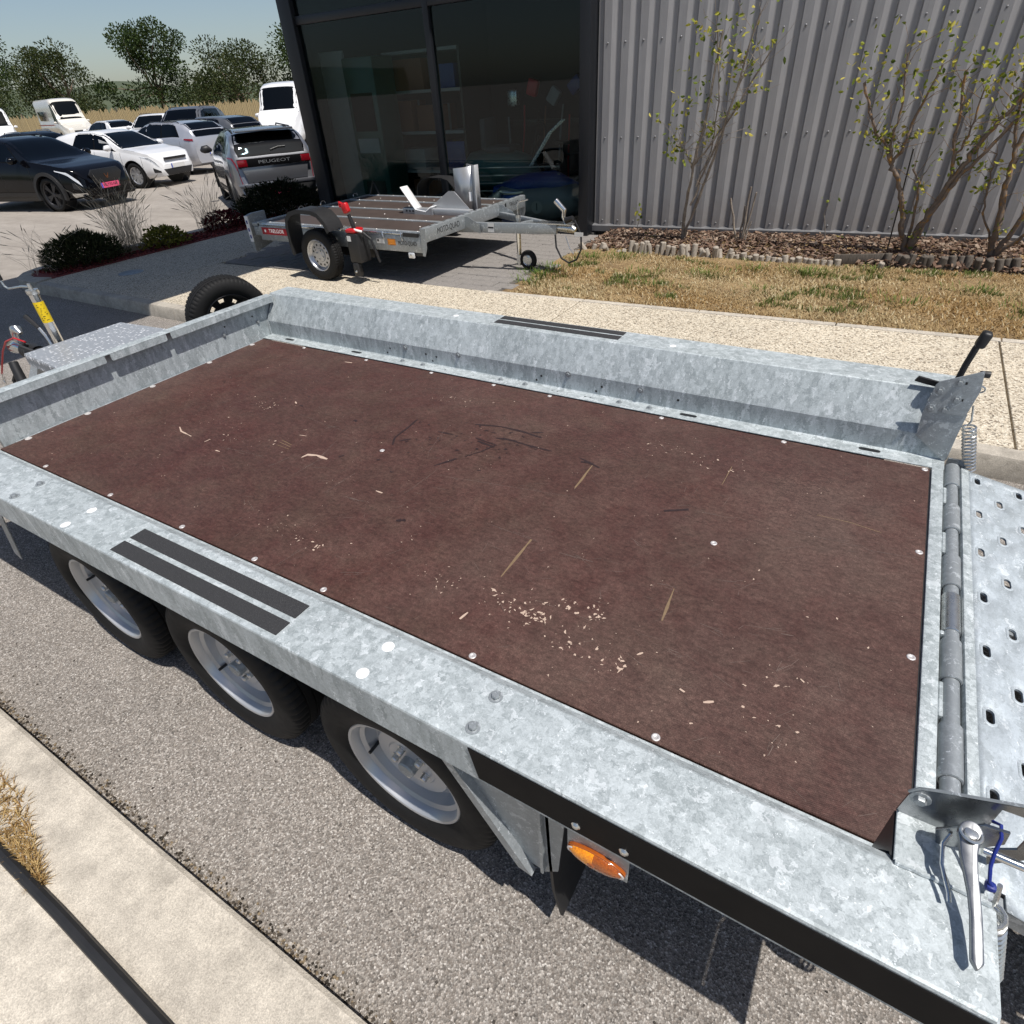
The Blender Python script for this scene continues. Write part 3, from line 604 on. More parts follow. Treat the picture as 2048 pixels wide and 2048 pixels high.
RIMH = MB().add(rv, [(j*m_+k, j*m_+(k+1) % m_, (j+1)*m_+(k+1) % m_, (j+1)*m_+k) for j in range(3) for k in range(m_)]).mesh('hole_rim', GALV_R, ang=60)
for kx in range(18):
    for ky in range(-2, 13):
        if (ky % 2) == (kx % 2) and .90 < 1.11+.12*ky < 2.59: place('hole_rim', RIMH, ramp, rt @ Vector(ramp_pt(.052+.072*kx, 1.11+.12*ky, .0005)), (0, R_(11), 0))
sm = ramp.modifiers.new('thickness', 'SOLIDIFY'); sm.thickness = .006; sm.offset = -1
tp('ramp_lip', MB().add([ramp_pt(-.006, .86, .004), ramp_pt(.021, .86, .004), ramp_pt(.021, 2.612, .004), ramp_pt(-.006, 2.612, .004), ramp_pt(-.006, .86, -.03), ramp_pt(.021, .86, -.03), ramp_pt(.021, 2.612, -.03), ramp_pt(-.006, 2.612, -.03)], [(0,1,2,3),(7,6,5,4),(0,4,5,1),(1,5,6,2),(2,6,7,3),(3,7,4,0)]), GALV, ramp, bevel=.002)
for y in (.875, 1.73, 2.597): tp('ramp_rib', MB().add([ramp_pt(.03, y-.012, -.008), ramp_pt(1.39, y-.012, -.008), ramp_pt(1.39, y+.012, -.008), ramp_pt(.03, y+.012, -.008), ramp_pt(.03, y-.012, -.05), ramp_pt(1.39, y-.012, -.05), ramp_pt(1.39, y+.012, -.05), ramp_pt(.03, y+.012, -.05)], [(0,1,2,3),(7,6,5,4),(0,4,5,1),(1,5,6,2),(2,6,7,3),(3,7,4,0)]), GALV_T, ramp)
# --- rear brackets, springs and latches
def coil(p0, p1, r, turns, w, n=12):
    p0, p1 = Vector(p0), Vector(p1); d = p1-p0; t = d.normalized(); u = t.orthogonal().normalized(); v = t.cross(u); P = []
    m = turns*n
    for k in range(m+1): A = 2*math.pi*k/n; P.append(p0 + d*k/m + (u*math.cos(A)+v*math.sin(A))*r)
    return MB().tube(P, w, n=6)
for s in (-1, 1):
    y = CY + s*.9335; o = s*.004
    ya, yb = sorted((y - s*.0045, y - s*.0085))
    low = [(.280, .640), (.404, .632), (.412, .76), (.276, .745)]
    br = tp('rear_bracket', MB().prism([(.280, .636), (.402, .545), (.408, .545), (.416, .757), (.272, .745)], ya, yb), GALV_T)
    # gate latch plate above
    yc, yd = sorted((y - s*.0095, y - s*.0135))
    if s > 0:
        tp('latch_plate', MB().prism([(.272, .742), (.412, .752), (.424, .86), (.412, .935), (.400, .930), (.350, .905), (.290, .875), (.280, .860)], yc, yd), GALV_T, br, bevel=.001, seg=1)
        for x, z in ((.300, .838), (.352, .880), (.362, .812), (.292, .762), (.338, .764)):
            place('bracket_bolt', BOLT, br, iT @ Vector((x, yc, z)), (R_(90), 0, 0))
        tp('bracket_slot', MB().box(.354, .376, yc-.001, yc, .876, .886), BLACKM, br); tp('bracket_slot', MB().box(.362, .384, yc-.001, yc, .808, .818), BLACKM, br)
        # black lever handle
        hd = MB(); hd.tube([(.345, 2.685, .862), (.352, 2.690, .93), (.362, 2.690, 1.0), (.366, 2.688, 1.015)], [.011, .0115, .012, .012], n=12); hnd = tp('latch_handle', hd, BLACKP, br)
        tp('handle_grip', MB().obox((.374, 2.688, 1.035), (.036, .045, .062), Matrix.Rotation(R_(12), 3, 'Y')), BLACKP, hnd, bevel=.012, seg=3)
        tp('latch_knob', MB().cyl((.405, 2.69, .905), (.440, 2.69, .907), .013, n=14), BLACKP, br, bevel=.003)
        tp('latch_strap', MB().prism([(.215, .826), (.225, .845), (.30, .832), (.345, .818), (.335, .808), (.26, .818)], 2.735, 2.75), BLACKP, br)
        tp('pull_ring', MB().tube([(.425+.020*math.cos(a), 2.70, .842+.014*math.sin(a)) for a in [2*math.pi*k/18 for k in range(19)]], .003, n=6), ZINC, br)
    # lift spring beside the ramp
    yq = CY + s*.975
    sp = tp('ramp_spring', coil((.445, yq, .690), (.505, yq, .500), .022, 13, .0042), ZINC)
    tp('spring_eye', MB().tube([(.430, yq, .775), (.438, yq, .74), (.446, yq+.008, .71), (.440, yq, .690)], .004, n=6), ZINC, sp)
    tp('spring_arm', MB().prism([(.42, .545), (.47, .545), (.50, .505), (.49, .46), (.42, .46)], yq-.02, yq-.012), GALV_T, sp)
# near side: flat shelf, folded latch plate with window, over-centre lever and blue cord
yn = CY - .9335
sh = tp('corner_shelf', MB().box(.270, .402, .690, yn, .7985, .8032), GALV, bevel=.001, seg=1)
tp('corner_end', MB().prism([(.692, .797), (yn-.001, .797), (yn-.001, .655), (.715, .78)], .268, .2715, 'yz'), BLACKM, sh)  # end face coloured black for the shade on its side away from the sun
tp('weld_bead', MB().tube([(.272+.0133*k, .687+random.uniform(-.002, .002), .803) for k in range(11)], [random.uniform(.003, .0055) for _ in range(11)], n=6), GALV, sh)
outer = [(.268, .8035), (.272, .865), (.281, .882), (.300, .893), (.440, .955), (.452, .950), (.458, .930), (.452, .815), (.402, .735), (.330, .735), (.330, .8035)]
win = [(.405, .925), (.425, .915), (.434, .832), (.404, .800), (.390, .830)]
lp = MB()
lp.prism([(.268, .8035), (.272, .865), (.281, .882), (.300, .893), (.385, .930), (.385, .8035)], yn-.004, yn)
lp.prism([(.385, .930), (.440, .955), (.452, .950), (.458, .930), (.434, .918), (.385, .915)], yn-.004, yn)
lp.prism([(.434, .918), (.458, .930), (.452, .815), (.434, .832)], yn-.004, yn)
lp.prism([(.434, .832), (.452, .815), (.402, .735), (.385, .735), (.385, .800), (.404, .800)], yn-.004, yn)
lp.prism([(.330, .8035), (.385, .8035), (.385, .735), (.330, .735)], yn-.004, yn)
lt = tp('gate_latch', lp, LATCHM)
place('bracket_bolt', BOLT, lt, iT @ Vector((.288, yn-.004, .862)), (R_(90), 0, 0))
place('bracket_bolt', BOLT, lt, iT @ Vector((.445, yn-.004, .91)), (R_(90), 0, 0))
tp('latch_edge', MB().tube([(.270, yn-.002, .866), (.281, yn-.002, .885), (.300, yn-.002, .8955), (.440, yn-.002, .9575), (.4525, yn-.002, .952)], .0028, n=6), GALV_T, lt)
tp('latch_cheek', MB().prism([(.318, .838), (.366, .900), (.398, .905), (.402, .872), (.372, .822), (.33, .80)], yn-.034, yn-.029), LATCHM, lt, bevel=.001, seg=1)
tp('latch_base', MB().prism([(.322, .800), (.375, .800), (.395, .735), (.345, .720), (.318, .76)], yn-.03, yn-.012), BLACKM, lt)
hx, hy, hr = .352, .738, .0175
ctr = [(.352, .738), (.354, .712), (.361, .688), (.368, .664), (.373, .636), (.375, .606), (.376, .575)]; hw = [.015, .0120, .0095, .0082, .0080, .0082, .0086]
lft, rgt = [], []
for q in range(1, len(ctr)):
    d_ = Vector((ctr[min(q+1, len(ctr)-1)][0]-ctr[q-1][0], ctr[min(q+1, len(ctr)-1)][1]-ctr[q-1][1])).normalized(); n_ = Vector((-d_.y, d_.x)); c_ = Vector(ctr[q])
    lft.append(tuple(c_ - n_*hw[q])); rgt.append(tuple(c_ + n_*hw[q]))
head_ = [(hx + hr*math.cos(a), hy + hr*math.sin(a)) for a in [R_(-38) + R_(256)*q/16 for q in range(17)]]
outl = head_ + lft + [(ctr[-1][0], ctr[-1][1]-.012)] + rgt[::-1]
zf = lambda y: .832 + (y-.575)*.34 - .012*math.sin((y-.575)/.163*math.pi)
n_o = len(outl); lev = MB().add([(x, y, zf(y)) for x, y in outl] + [(x, y, zf(y)-.010) for x, y in outl], [tuple(range(n_o)), tuple(range(n_o, 2*n_o))[::-1]] + [(q, (q+1) % n_o, n_o+(q+1) % n_o, n_o+q) for q in range(n_o)])
lever = tp('latch_lever', lev, LATCHM, lt, bevel=.0028, seg=2, ang=40)
tp('lever_ring', MB().lathe([(.012, .001), (.0135, .0026), (.0155, .0026), (.017, .0008)], o=(hx, hy, zf(hy)), ax='z', n=28), ZINC, lever)
tp('lever_pivot', MB().cyl((hx, hy, zf(hy)-.016), (hx, hy, zf(hy)+.0035), .0105, .0100, n=24), ZINC, lever, bevel=.002)
tp('latch_wire', MB().tube([(.338, .752, .845), (.330, .735, .836), (.330, .70, .832), (.336, .68, .828), (.342, .662, .824), (.344, .65, .82)], .0032, n=8), CHROME, lt)
tp('cross_pin', MB().cyl((.385, .755, .835), (.46, .755, .835), .007, n=12), CHROME, lt)
tp('safety_cord', MB().tube([(.380, .772, .893), (.386, .762, .905), (.390, .748, .893), (.389, .735, .87), (.389, .72, .852), (.393, .705, .835), (.402, .70, .825), (.405, .71, .817), (.394, .715, .818)], .0028, n=8), BLUE, lt)
tp('cord_knot', MB().obox((.398, .704, .824), (.016, .016, .014)), BLUE, lt, bevel=.006, seg=2)
# --- drawbar, tread plate, jack, coupling, spare wheel
db = MB()
db.add([(-3.66, .95, .42), (-3.66, 1.03, .42), (-5.0, 1.70, .44), (-5.0, 1.66, .44), (-3.66, .95, .52), (-3.66, 1.03, .52), (-5.0, 1.70, .53), (-5.0, 1.66, .53)], [(0,1,2,3),(4,7,6,5),(0,4,5,1),(1,5,6,2),(2,6,7,3),(3,7,4,0)])
db.add([(-3.66, 2.49, .42), (-3.66, 2.41, .42), (-5.0, 1.74, .44), (-5.0, 1.78, .44), (-3.66, 2.49, .52), (-3.66, 2.41, .52), (-5.0, 1.74, .53), (-5.0, 1.78, .53)], [(0,1,2,3),(4,7,6,5),(0,4,5,1),(1,5,6,2),(2,6,7,3),(3,7,4,0)])
bar = tp('drawbar', db, GALV_T)
def mk_tread():
    k = NT('aluminium_tread_plate'); w1 = k.n('TexVoronoi', feature='F1', i_Vector=k.co((1, 2.6, 1), rot=(0, 0, .8)), i_Scale=20, i_Randomness=.2).outputs[0]; w2 = k.n('TexVoronoi', feature='F1', i_Vector=k.co((2.6, 1, 1), rot=(0, 0, .8)), i_Scale=20, i_Randomness=.25).outputs[0]
    h = k.math('MINIMUM', w1, w2); r = k.ramp(h, [(.22, 1), (.32, 0)]); 
    k.set(Base_Color=k.mix(r, (.33,.35,.375), (.92,.94,.96)), Metallic=.25, Roughness=k.math('MULTIPLY_ADD', k.noise(60, 3), .2, .34)); k.bump(r, .9, .003); return k.m
TREAD = mk_tread()
tr = tp('tread_plate_cover', MB().prism([(-4.44, 1.445), (-4.44, 2.065), (-3.70, 2.125), (-3.70, 1.375)], .714, .720, 'xy'), TREAD, bar)
tp('cover_skirt', MB().prism([(-4.443, 1.443), (-3.70, 1.372), (-3.70, 1.376), (-4.439, 1.447)], .650, .7135, 'xy'), TREAD, tr); tp('cover_skirt', MB().prism([(-4.445, 1.444), (-4.441, 1.444), (-4.441, 2.066), (-4.445, 2.066)], .665, .7135, 'xy'), TREAD, tr)
tp('cover_box', MB().box(-4.30, -3.72, 1.50, 2.0, .47, .70), BLACKM, tr)
jx, jy = -4.60, 1.715
jk = tp('jockey_stand', MB().cyl((jx, jy, .05), (jx, jy, 1.005), .030, n=24), CHROME)
tp('jack_collar', MB().lathe([(.033, .99), (.036, .995), (.036, 1.018), (.012, 1.020), (.010, 1.055), (.0005, 1.058)], o=(jx, jy, 0), ax='z', n=20), ZINC, jk)
tp('crank_handle', MB().tube([(jx, jy, 1.035), (jx-.10, jy-.005, 1.030), (jx-.30, jy-.01, 1.000), (jx-.335, jy-.01, 1.01), (jx-.345, jy-.012, 1.05)], .007, n=8), ZINC, jk)
tp('crank_grip', MB().tube([(jx-.345, jy-.012, 1.048), (jx-.352, jy-.014, 1.12)], [.016, .019], n=12), BLACKP, jk)
yl = tp('warning_label', MB().lathe([(.0309, .815), (.0309, .945)], o=(jx, jy, 0), ax='z', n=40), YELLOW, jk)
for k in range(34):   # rows of small print on the yellow label
    a = -.45 + random.uniform(-.75, .55); z = .83 + .012*(k % 9) + random.uniform(-.001, .001); l = random.uniform(.1, .3)
    tp('label_print', MB().add([(jx+.0313*math.cos(a+q*l), jy+.0313*math.sin(a+q*l), z+dz) for q, dz in ((0, 0), (1, 0), (1, .004), (0, .004))], [(0, 1, 2, 3)]), INK, yl, smooth=False) if k < 22 else None
tp('jack_foot', MB().cyl((jx, jy-.04, .10), (jx, jy+.04, .10), .10, n=20), BLACKP, jk, bevel=.02)
tp('jack_clamp', MB().box(jx-.05, jx+.09, jy-.05, jy+.05, .50, .66), GALV_T, jk, bevel=.006)
cp = tp('hitch_coupling', MB().tube([(-4.75, 1.70, .545), (-4.95, 1.70, .55)], .045, n=16), BLACKP)
tp('rubber_bellows', MB().lathe([(.040, -5.14), (.055, -5.13), (.055, -5.115), (.044, -5.105), (.056, -5.09), (.056, -5.075), (.046, -5.065), (.060, -5.045), (.060, -5.02), (.05, -4.95)], o=(0, 1.70, .555), ax='x', n=20), BLACKP, cp)
tp('coupling_head', MB().tube([(-5.14, 1.70, .555), (-5.22, 1.70, .565), (-5.32, 1.70, .55), (-5.36, 1.70, .53)], [.034, .040, .046, .030], n=14), CHROME, cp, ang=60)
tp('coupling_lever', MB().tube([(-5.22, 1.70, .60), (-5.20, 1.70, .66), (-5.16, 1.70, .70), (-5.11, 1.70, .705), (-5.08, 1.70, .68)], [.018, .020, .026, .030, .014], n=12), ZINC, cp, ang=60)
tp('hand_brake_lever', MB().tube([(-4.74, 1.72, .62), (-4.76, 1.72, .70), (-4.80, 1.72, .745)], .011, n=10), ZINC, cp); tp('hand_brake_grip', MB().tube([(-4.80, 1.72, .745), (-4.91, 1.72, .812)], [.013, .017], n=10), BLACKP, cp)
tp('breakaway_cable', MB().tube([(-5.00, 1.67, .64), (-5.12, 1.66, .655), (-5.28, 1.655, .61), (-5.42, 1.65, .52), (-5.55, 1.645, .41), (-5.66, 1.64, .31)], .006, n=8), RED, cp)
tp('cable_hook', MB().tube([(-5.66, 1.64, .31), (-5.70, 1.635, .25), (-5.66, 1.63, .235), (-5.64, 1.635, .29)], .004, n=6), ZINC, cp)
tp('black_hose', MB().tube([(-4.70, 1.63, .60), (-4.84, 1.58, .66), (-4.98, 1.64, .64), (-5.04, 1.70, .58)], .013, n=8), BLACKP, cp)
tp('plug_cable', MB().tube([(-4.62, 1.44, .62), (-4.70, 1.40, .52), (-4.68, 1.38, .36), (-4.58, 1.39, .30), (-4.50, 1.42, .40), (-4.50, 1.46, .55)], .010, n=8), BLACKP, cp)
tp('seven_pin_plug', MB().tube([(-4.64, 1.43, .64), (-4.60, 1.41, .54), (-4.55, 1.40, .44)], [.026, .030, .022], n=12), BLACKP, cp)
# spare wheel stands on edge behind the headboard
spr = MB(); spr.lathe([(.176, -.062), (.184, -.072), (.188, -.068), (.178, -.050), (.170, -.02), (.150, .02), (.145, .03)], n=48)
disc_holes(spr, .060, .148, .028, 80, 8, .30, .104, .128); spr.lathe([(.060, .028), (.056, .0), (.03, -.002), (.028, .01)], n=32)
sw = spr.build('spare_wheel', BLACKM, T, ang=30, recalc=False)
sw.location = iT @ Vector((-4.06, 2.635, .625)); sw.rotation_euler = (R_(8), 0, R_(72))
place('tyre', tyre_mesh(.288, .165, .186), sw)
tp('spare_carrier', MB().box(-4.10, -3.95, 2.40, 2.80, .40, .44), GALV_T)
for k in range(3):
    a = 1.2 + k*1.25; place('wheel_nut', nut_mesh(.011, .018, ZINC), sw, (.045*math.cos(a), -.002, .045*math.sin(a)))
# ------------------------------------------------------------------ ground
PZ = .13
def sheet(name, poly, z, mt, kind='structure'):
    o = MB().add([(x, y, z) for x, y in poly], [tuple(range(len(poly)))]).build(name, mt, smooth=False, recalc=False); tag(o, kind=kind); return o
sheet('car_park_ground', [(-900, -900), (900, -900), (900, 900), (-900, 900)], -.004, LOT)
sheet('road', [(-11.2, .10), (40, .10), (40, 3.70), (-10.4, 3.70), (-11.2, 3.0)], 0, ASPHALT)
# near verge: rough concrete kerb, dry tuft, black edging, pale slab
nk = MB()
ks = [-14 + .5*k for k in range(60)]
for i in range(len(ks)-1):
    pass
pr = []
vs = []; fs = []
for i, x in enumerate(ks):
    w = .012*noise.noise((x*1.7, 0, 3)); vs += [(x, .128+w, .0), (x, .124+w, .115), (x, .112+w, .125), (x, -.105+.5*w, .122), (x, -.112, .06)]
for i in range(len(ks)-1):
    for j in range(4): fs.append((i*5+j, (i+1)*5+j, (i+1)*5+j+1, i*5+j+1))
tag(nk.add(vs, fs).build('near_kerb', CONC_L, ang=40), kind='structure')
sheet('near_verge', [(-14, -.60), (16, -.60), (16, -.104), (-14, -.104)], .118, CONC_L)
ed = MB(); ed.tube([(-14+.5*k, -.128+.006*noise.noise((k*.9, 1, 1)), .128) for k in range(60)], .0165, n=10)
tag(ed.build('black_rubber_edging', BLACKP), 'long black rubber edging strip lying along the near kerb', 'edging strip')
gr_ = MB(); gr_.c = []
for _ in range(2400):
    x = random.uniform(-3.6, 1.2); y = .135 + abs(random.gauss(0, .016)); n0 = len(gr_.v); gr_.obox((x, y, .002), (random.uniform(.002, .007),)*3, Matrix.Rotation(random.random()*6, 3, 'Z') @ Matrix.Rotation(random.random()*6, 3, 'X')); c = random.choice(((.12,.10,.08), (.06,.05,.04), (.34,.30,.25), (.22,.17,.11), (.03,.025,.02))); gr_.c += [c]*(len(gr_.v)-n0)
for _ in range(500):
    x, y = random.uniform(-4, 1.5), random.uniform(.16, .85); n0 = len(gr_.v); gr_.obox((x, y, .002), (random.uniform(.002, .006),)*3, Matrix.Rotation(random.random()*6, 3, 'Z') @ Matrix.Rotation(random.random()*6, 3, 'X')); c = random.choice(((.5,.47,.43), (.08,.07,.06), (.3,.27,.23))); gr_.c += [c]*(len(gr_.v)-n0)
tag(gr_.build('loose_grit', vcol('grit', .9), smooth=False, recalc=False), 'loose grit lying along the near kerb and on the road', 'grit', kind='stuff')
# pavement: slabs with open joints, kerb stones, edging stones
pv = bpy.data.objects.new('pavement', MB().box(-10.2, 14, 3.72, 8.9, .0, .085).mesh('pavement', MORTAR)); COL.link(pv); tag(pv, kind='structure')
lawn_y = lambda x: 5.40 + .05*(x+2.6)
def slab(x0, x1, y0, y1a, y1b, name='pavement_slab', mt=AGG, z0=.07, z1=PZ):
    return MB().add([(x0,y0,z0),(x1,y0,z0),(x1,y1b,z0),(x0,y1a,z0),(x0,y0,z1),(x1,y0,z1),(x1,y1b,z1),(x0,y1a,z1)], [(0,3,2,1),(4,5,6,7),(0,1,5,4),(1,2,6,5),(2,3,7,6),(3,0,4,7)]).build(name, mt, pv, bevel=.003, seg=1)
js = [-9.56, -7.86, -5.86, -2.50, .86, 4.22, 7.58, 10.94]
for x0, x1 in zip(js, js[1:]):
    g = .006
    if x1 < -7.5: slab(x0+g, x1-g, 3.745, 8.7, 8.7)
    elif x1 < -5.8: slab(x0+g, x1-g, 3.745, 5.225, 5.30)
    elif x1 < -2: slab(x0+g, x1-g, 3.745, 5.30, lawn_y(x1)-.075)
    else: slab(x0+g, x1-g, 3.745, lawn_y(x0)-.075, lawn_y(x1)-.075)
for k in range(22):
    x0 = -9.55 + 1.0*k; x1 = x0+.994
    b = MB().prism([(3.612, .0), (3.618, .105), (3.632, .1275), (3.650, .1315), (3.738, .1315), (3.738, .0)], x0, x1, 'yz'); b.build('kerb_stone', CONC, pv, ang=30)
for k in range(14):
    x0 = -3.62+1.12*k+.02; x1 = x0+1.112
    if x0 > 10: break
    b = MB(); ya, yb = lawn_y(x0), lawn_y(x1)
    b.add([(x0,ya-.068,.06),(x1,yb-.068,.06),(x1,yb,.06),(x0,ya,.06),(x0,ya-.068,PZ+.003),(x1,yb-.068,PZ+.003),(x1,yb,PZ+.003),(x0,ya,PZ+.003)], [(0,3,2,1),(4,5,6,7),(0,1,5,4),(1,2,6,5),(2,3,7,6),(3,0,4,7)]); b.build('edging_stone', CONC_L, pv, bevel=.004, seg=1)
mh = MB().lathe([(.001, PZ+.004), (.15, PZ+.004), (.155, PZ+.002)], o=(-8.70, 4.45, 0), ax='z', n=32).build('drain_cover', GALV_T, pv)
# pavers in front of the shop
pav = bpy.data.objects.new('shop_paving', MB().box(-8.0, -3.30, 5.25, 8.15, .06, .112).mesh('shop_paving', MORTAR)); COL.link(pav); tag(pav, kind='structure')
PW, PH = .262, .176
PAVM = [MB().box(-PW/2+.004, PW/2-.004, -PH/2+.004, PH/2-.004, -.03, 0).mesh('paver', CONC_P, bevel=.006, seg=1) for _ in range(1)]
r = 0; y = 5.31+PH/2
while y < 8.1:
    x = -7.80 + (PW/2 if r % 2 else 0) - .10*(y-5.3)*.8
    while x < -3.42 - (0 if y > 5.6 else 0):
        o = place('paver', PAVM[0], pav, (x, y, PZ+random.uniform(-.003, .003)), (random.gauss(0, .004), random.gauss(0, .004), random.gauss(0, .006))); x += PW
    y += PH; r += 1
# ------------------------------------------------------------------ lawn and mulch bed
wall_y = lambda x: 8.24 + (x+3.68)*.0878
log_y = lambda x: 7.33 + .05*max(0, x+1.2)
def lx0(y): return -3.42 + .10*math.sin(y*5) + (.30*(y-6.6) if y > 6.6 else 0)*-.1
lv = []; 
lw = MB(); nx, ny = 60, 20; vs = []; fs = []
for i in range(nx+1):
    for j in range(ny+1):
        t = j/ny; x = -3.45 + 14*i/nx; y0 = lawn_y(x)+.002; y1 = wall_y(x)-.02; y = y0+(y1-y0)*t
        vs.append((x, y, PZ-.012 + .03*noise.noise((x*2, y*2, 0)) + .03*t*t))
for i in range(nx):
    for j in range(ny): fs.append((i*(ny+1)+j, (i+1)*(ny+1)+j, (i+1)*(ny+1)+j+1, i*(ny+1)+j+1))
def mk_lawn():
    k = NT('parched_lawn_soil'); n1 = k.noise(3, 5, .65); n2 = k.noise(45, 4, .8)
    c = k.ramp(k.math('MULTIPLY_ADD', n1, .5, k.math('MULTIPLY', n2, .5)), [(.33, (.11,.072,.035)), (.5, (.27,.18,.085)), (.7, (.42,.31,.16))]); k.set(Base_Color=c, Roughness=.95); k.bump(n2, .8, .02); return k.m
lawn = tag(lw.add(vs, fs).build('lawn', mk_lawn(), recalc=False), kind='structure')
gb = MB(); gb.c = []
def blade(b, x, y, z, h, w, lean, az, col, col2=None):
    d = Vector((math.cos(az), math.sin(az), 0)); s_ = Vector((-d.y, d.x, 0))*w/2; p = Vector((x, y, z))
    m = p + d*lean*.4 + Vector((0, 0, h*.6)); t = p + d*lean + Vector((0, 0, h))
    b.add([p-s_, p+s_, m+s_*.7, m-s_*.7, t], [(0, 1, 2, 3), (3, 2, 4)]); c2 = col2 or col; b.c += [col, col, col, col, c2]
def lerp3(a, b, t): return tuple(u+(v-u)*t for u, v in zip(a, b))
for _ in range(62000):
    x = random.uniform(-3.45, 4.2) if random.random() < .93 else random.uniform(4.2, 9)
    y0 = lawn_y(x)+.0; y = random.uniform(y0, log_y(x)+.05)
    if x < -3.38+.12*math.sin(y*7)+.10*random.random() : continue
    if noise.noise((x*2.3+7, y*3.1, 4)) < -.28 and random.random() < .6: continue
    g = noise.noise((x*1.1, y*2.2, 5))*.5 + noise.noise((x*3.1, y*5, 9))*.55 + noise.noise((x*9, y*9, 2))*.25
    edge = (y-y0)
    if g > .26 and edge > .25: col = lerp3((.060,.100,.020), (.19,.21,.06), random.random()); h = random.uniform(.02, .055)
    else:
        t = min(1, max(0, .5+noise.noise((x*.7, y*1.5, 1))*.9)); col = lerp3((.42,.275,.115), (.58,.48,.28), t); col = lerp3(col, (.20,.13,.06), random.random()*.5); h = random.uniform(.012, .034)
    if random.random() < .12: col = (.66,.57,.37)
    blade(gb, x, y, PZ-.006, h, random.uniform(.006, .011), random.uniform(.01, .05), random.random()*6.28, col)
for cx, cy, n in ((-3.30, 6.05, 300), (-3.35, 6.35, 260), (-3.28, 5.75, 160), (-3.1, 6.9, 260), (-2.75, 7.02, 220), (-.62, 6.98, 330), (-1.6, 6.6, 260), (-2.2, 6.45, 180), (.75, 6.75, 200), (1.1, 6.35, 220), (-1.2, 6.95, 160), (-2.0, 6.05, 160), (.2, 6.2, 160), (-1.0, 6.2, 120), (1.6, 6.9, 200), (-.1, 7.25, 140)):
    for _ in range(int(n*.55)):
        a = random.random()*6.28; rr = random.random()**.6*random.uniform(.05, .30)
        blade(gb, cx+rr*math.cos(a)*1.5, cy+rr*math.sin(a), PZ-.003, random.uniform(.025, .07), .008, random.uniform(.02, .08), a+random.gauss(0, .5), lerp3((.05,.10,.016), (.15,.21,.04), random.random()), (.20,.26,.07))
tag(gb.build('lawn_grass', GRASS, smooth=False, recalc=False), 'short parched lawn grass with greener tufts before the grey wall', 'grass', kind='stuff')
# dry tuft on the near kerb
gb = MB(); gb.c = []
for _ in range(2600):
    x = random.uniform(-2.6, -1.62); w = max(0, min(1, (-1.60-x)/.35)); y = random.uniform(-.115, -.115+.11*w)
    blade(gb, x, y, .117, random.uniform(.006, .03), .004, random.uniform(.01, .05), random.random()*6.28, lerp3((.22,.12,.04), (.55,.40,.18), random.random()))
tag(gb.build('dry_grass_tuft', GRASS, smooth=False, recalc=False), 'brown dry grass growing along the near kerb edging', 'grass', kind='stuff')
# bark mulch
mb = MB(); mb.c = []
for _ in range(7000):
    x = random.uniform(-3.45, 3.0) if random.random() < .9 else random.uniform(3, 8); y = random.uniform(log_y(x)+.02, wall_y(x)-.02)
    t = (y-log_y(x))/(wall_y(x)-log_y(x)); z = PZ+.02+.05*min(1, t*2.2)*(1-.3*t) + random.uniform(0, .03)
    if x < -3.2: z -= (.25 if x < -3.35 else .1)*abs(x+3.2)
    m = Matrix.Rotation(random.random()*6.28, 3, 'Z') @ Matrix.Rotation(random.gauss(0, .5), 3, 'X') @ Matrix.Rotation(random.gauss(0, .4), 3, 'Y')
    n0 = len(mb.v); mb.obox((x, y, z), (random.uniform(.025, .075), random.uniform(.012, .03), random.uniform(.004, .009)), m)
    c = random.choice(((.16,.095,.065), (.24,.15,.105), (.085,.055,.042), (.33,.225,.16), (.42,.32,.24))); mb.c += [c]*(len(mb.v)-n0)
tag(mb.build('bark_mulch', BARK_CHIP, smooth=False, recalc=False), 'brown bark mulch bed at the foot of the grey wall', 'mulch', kind='stuff')
# log edging
LE = thing('log_edging', (-1, 7.35, PZ), 0, 'low edging of weathered upright logs along the mulch bed', 'edging')
def log_mesh(r, h, mt):
    b = MB(); n = 10; b.lathe([(.0005, h), (r*.8, h), (r*.97, h-.006), (r, h-.015), (r*1.02, 0)], ax='z', n=n, rf=lambda rr, j, k: rr*(1+.06*math.sin(k*2.3))); return b.mesh('edging_log', mt, ang=50)
LM = [log_mesh(.034, .17, LOGWOOD), log_mesh(.029, .14, LOGWOOD), log_mesh(.036, .16, LOGDARK)]
x = -3.36
while x < 8.0:
    dark = x > -.05
    if dark: pitch, lean, h = .062, R_(14)+random.gauss(0, .04), 1.0
    elif x < -2.85: pitch, lean, h = .10, random.gauss(.4, .5), .75
    elif x < -2.05: pitch, lean, h = .064, random.gauss(.15, .13), .95
    elif x < -1.55: pitch, lean, h = .062, random.gauss(-.55, .18), .95
    else: pitch, lean, h = .062, random.gauss(.05, .1), .55+.1*random.random()
    if not (-.45 < x < -.08):
        o = place('edging_log', LM[2] if dark else random.choice(LM[:2]), LE, (x+1, log_y(x)-7.35+(.10 if dark else 0)+random.gauss(0, .008), -.03), (random.gauss(.08, .06), lean, random.random()*6)); o.scale = (1, 1, h*random.uniform(.93, 1.06))
    x += pitch*random.uniform(.94, 1.1)
bd = MB().obox((.72, .10, .06), (.5, .02, .10), Matrix.Rotation(R_(20), 3, 'Z')); bd.build('edging_board', LOGDARK, LE, bevel=.003)

